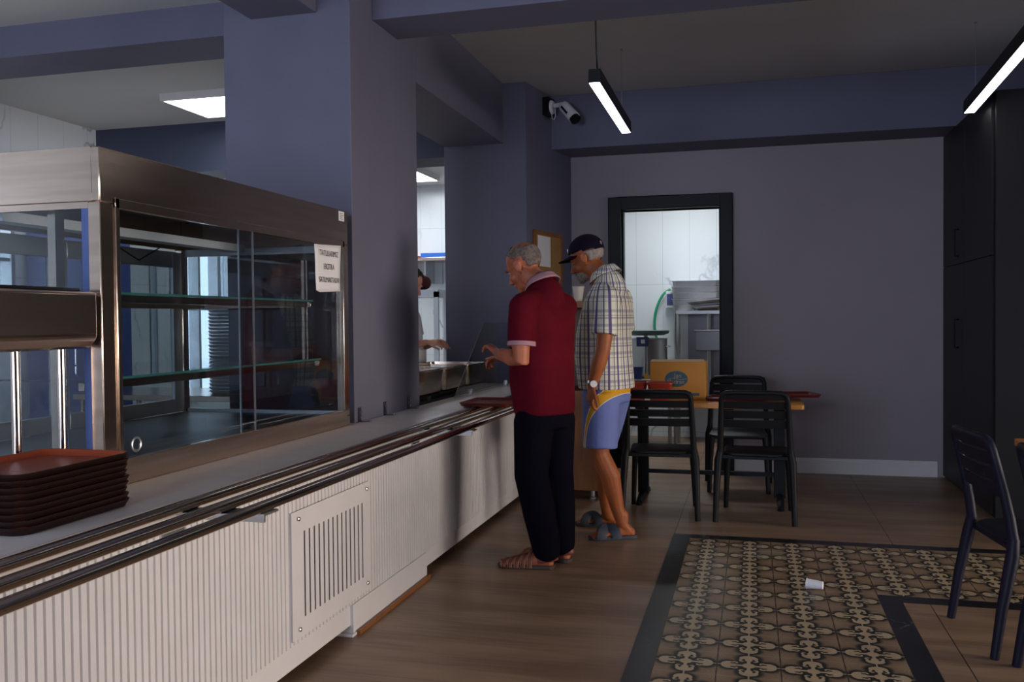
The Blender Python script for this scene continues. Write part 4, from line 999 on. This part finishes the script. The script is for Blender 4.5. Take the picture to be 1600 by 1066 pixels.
bd_ = BX().ell((.036, 0, -.086), (.053, .052, .043), n=30, m=20).ell((.066, 0, -.095), (.034, .036, .032))
part('beard', bd_.ell((.072, 0, -.110), (.026, .029, .024)).capsules([(.092, .022, -.066), (.098, 0, -.060), (.092, -.022, -.066)], [.006, .007, .006], 8).capsules([(.094, 0, -.060), (.075, 0, -.09)], [.006, .02], 8).xf(HM), m_hairw, T, world=False, remesh=.004, smooth_it=2)
cp = BX().ell((-.014, 0, .047), (.1075, .0855, .092), n=36, m=24, keep=lambda d: d.z > -.06 + .20*d.x)
CPO = part('cap', cp.xf(HM), m_cap, T, world=False, solid=.004)
bill = BX(); rows = []
for i in range(7):
    t = i/6
    row = []
    for j in range(13):
        a = -1.15 + 2.3*j/12; rr = .088 + .078*t*math.cos(a*.85)
        row.append((-.012 + (.100 + .085*t*math.cos(a*.9))*math.cos(a), (.083 + .006*t)*math.sin(a), .046 - .010*t - .026*(math.sin(a))**2))
    rows.append(row)
bill.add([p for r in rows for p in r], [(i*13+j, i*13+j+1, (i+1)*13+j+1, (i+1)*13+j) for i in range(6) for j in range(12)])
part('bill', bill.xf(HM), m_cap, CPO, world=False, solid=.005)
part('emblem', BX().ell((.088, .012, .080), (.005, .018, .016)).xf(HM), m_dial, CPO, world=False, label='small white emblem on the cap front')
part('strap_buckle', BX().ell((-.119, .010, .052), (.005, .022, .016)).xf(HM), m_hairw, CPO, world=False)
sh = BX()
body_sections(sh, [(-.01, 0, .925, .158, .190, .8), (.0, 0, 1.0, .162, .192, .8), (.012, 0, 1.12, .165, .194, .8), (.008, 0, 1.26, .155, .194, .8), (-.01, 0, 1.38, .138, .198, .8), (-.022, 0, 1.47, .118, .200, .8), (-.02, 0, 1.525, .092, .165, .85), (-.008, 0, 1.570, .068, .100, .9), (.005, 0, 1.60, .060, .072, 1)])
for sgn, shd, el in ((1, Lsh, Lel), (-1, Rsh, Rel)):
    e2 = shd + (el-shd)*.70
    sh.capsules([(-.02, .09*sgn, 1.515), shd + Vector((0, 0, .005))], [.068, .074], 18)
    sh.tube([shd + Vector((0,0,.01)), shd*.5+e2*.5, e2], [.076, .079, .083], 20)
sh.capsules([(-.050, 0, 1.540), (-.026, 0, 1.590), (-.002, 0, 1.622)], [.092, .086, .073], 20)
part('plaid_shirt', sh, m_plaid, T, world=False, remesh=.008, smooth_it=4)
part('collar', collar((.014, 0, 1.655), (-.006, 0, 1.618), .070, .094, -.040), m_plaid, T, world=False, solid=.005)
st_ = BX()
body_sections(st_, [(-.01, 0, .84, .130, .170, .85), (-.01, 0, .93, .130, .172, .8), (-.01, 0, 1.0, .122, .165, .8)])
for hip, kn in (((-.01, .088, .86), lkn), ((-.01, -.088, .86), rkn)):
    kn = Vector(kn); hip = Vector(hip); k2 = hip + (kn-hip)*.90
    st_.tube([hip + Vector((0,0,.04)), hip*.5+k2*.5, k2], [.118, .112, .108], 20)
part('shorts', st_, m_shorts, T, world=False, remesh=.009, smooth_it=3)
for he, d_, s_, L_ in ((loc(-.705, 5.58, 0), dl, sl, Ll), (loc(-.85, 5.86, 0), dr_, sr_, Lr)):
    so = BX(); he = Vector(he)
    pr_ = [(-.03, .026), (.05, .040), (.25, .040), (.5, .044), (.75, .053), (.9, .049), (1.0, .032), (1.04, .012)]
    pts = [he + d_*L_*t + s_*w_ for t, w_ in pr_] + [he + d_*L_*t - s_*w_ for t, w_ in reversed(pr_)]
    so.loft([[p + Vector((0,0,z_)) for p in pts] for z_ in (.001, .024)])
    sl_ = part('slide_sandal', so, m_slide, T, world=False, bevel=.004)
    sp = BX()
    for sg in (1, -1):
        arc = [he + d_*L_*(.62 + .17*sg*math.cos(a)) + s_*.054*math.cos(a) + Vector((0, 0, .014 + (.060)*math.sin(a)**.7)) for a in [PI*k/14 for k in range(15)]]
        sp.tube(arc, .0055, 10, flat=5.4, up=d_)
    part('strap', sp, m_slide, sl_, world=False)
wc = Lel*.08 + Lwr*.92; wd = (Lwr-Lel).normalized()
ww = part('wristwatch', BX().tube([wc - wd*.008, wc + wd*.008], [.0345, .034], 22), m_silver, T, world=False, label='silver watch with a round white dial')
cn = (MT.to_3x3() @ Vector((.35, -1, 0))).normalized(); cn = (cn - wd*cn.dot(wd)).normalized()
part('dial', BX().tube([wc + cn*.032, wc + cn*.040], .0205, 22), m_dial, ww, world=False)
# ---------- kitchen worker
T = thing('person', 'kitchen worker in white t-shirt mostly hidden behind the near column', 'person', (-2.765, 6.98, 0), math.radians(-4))
HM = head_frame((.06, 0, 1.66), 0, math.radians(25)); bdy = head_mb(HM)
bdy.capsules([(.04, 0, 1.6), (.0, 0, 1.46)], [.052, .07], 16)
body_sections(bdy, [(0, 0, .85, .10, .14, .8), (0, 0, 1.1, .10, .14, .8), (-.01, 0, 1.4, .08, .15, .8), (-.01, 0, 1.46, .05, .09, .9)])
for s in (1, -1):
    bdy.capsules([(0, .085*s, .85), (.0, .09*s, .47), (-.01, .09*s, .09)], [.085, .055, .038], 14)
    f_m, _, _, _ = foot_mb((-.01, .09*s, .085), (-.06, .09*s, 0), (.19, .10*s, 0)); bdy.join(f_m)
    shd, el, wr = Vector((-.01, .18*s, 1.39)), Vector((.02, .21*s, 1.13)), Vector((.24, .10*s, 1.18))
    bdy.capsules([shd, (shd+el)/2, el, el*.6+wr*.4, wr], [.05, .046, .040, .040, .027], 14)
    bdy.join(hand_mb(wr, (.9, -.35*s, .0), (0, -.5*s, -.8), s, (.5, .5, .55, .6, .6)))
P3 = part('body', bdy, m_skin3, T, world=False, remesh=.0058, smooth_it=2); eyes(T, P3, HM)
part('hair', BX().ell((-.016, 0, .040), (.106, .084, .094), n=32, m=20, keep=lambda d: d.z > (-.3*max(0, -d.x)*1.4 + 1.0*max(0, d.x) - .15)).xf(HM), m_hairk, T, world=False, solid=.01)
sh = BX(); body_sections(sh, [(0, 0, .82, .135, .175, .8), (.01, 0, 1.0, .14, .175, .8), (.0, 0, 1.25, .13, .18, .8), (-.01, 0, 1.38, .11, .19, .8), (-.01, 0, 1.45, .08, .14, .85), (0, 0, 1.49, .06, .075, 1)])
for s in (1, -1):
    shd, el = Vector((-.01, .18*s, 1.39)), Vector((.02, .21*s, 1.13)); e2 = shd + (el-shd)*.62
    sh.capsules([(-.01, .09*s, 1.43), shd], [.062, .068], 16); sh.tube([shd, e2], [.068, .072], 18)
part('tshirt', sh, m_tshirt, T, world=False, remesh=.009, smooth_it=3)
ap = BX(); body_sections(ap, [(.02, 0, .55, .14, .19, .8), (.02, 0, .8, .145, .185, .8), (.022, 0, 1.12, .145, .17, .8)])
part('apron', ap, m_paper, T, world=False)
tb = BX(); body_sections(tb, [(0, 0, .78, .12, .16, .85), (0, 0, .86, .12, .16, .8)])
for s in (1, -1): tb.capsules([(0, .085*s, .80), (0, .09*s, .48), (-.01, .09*s, .12)], [.105, .085, .07], 16)
part('trousers', tb, m_trous, T, world=False, remesh=.01, smooth_it=3)
for s in (1, -1):
    part('shoe', BX().loft([[(x_, y_*1.0+.095*s, z_) for x_, y_ in rrect(.145, .05, .045, 5, .07, 0)] for z_ in (.001, .02)] + [[(x_, y_*.9+.095*s, .065) for x_, y_ in rrect(.13, .045, .04, 5, .06, 0)]]), m_black, T, world=False, bevel=.006)
# ================================================================ done
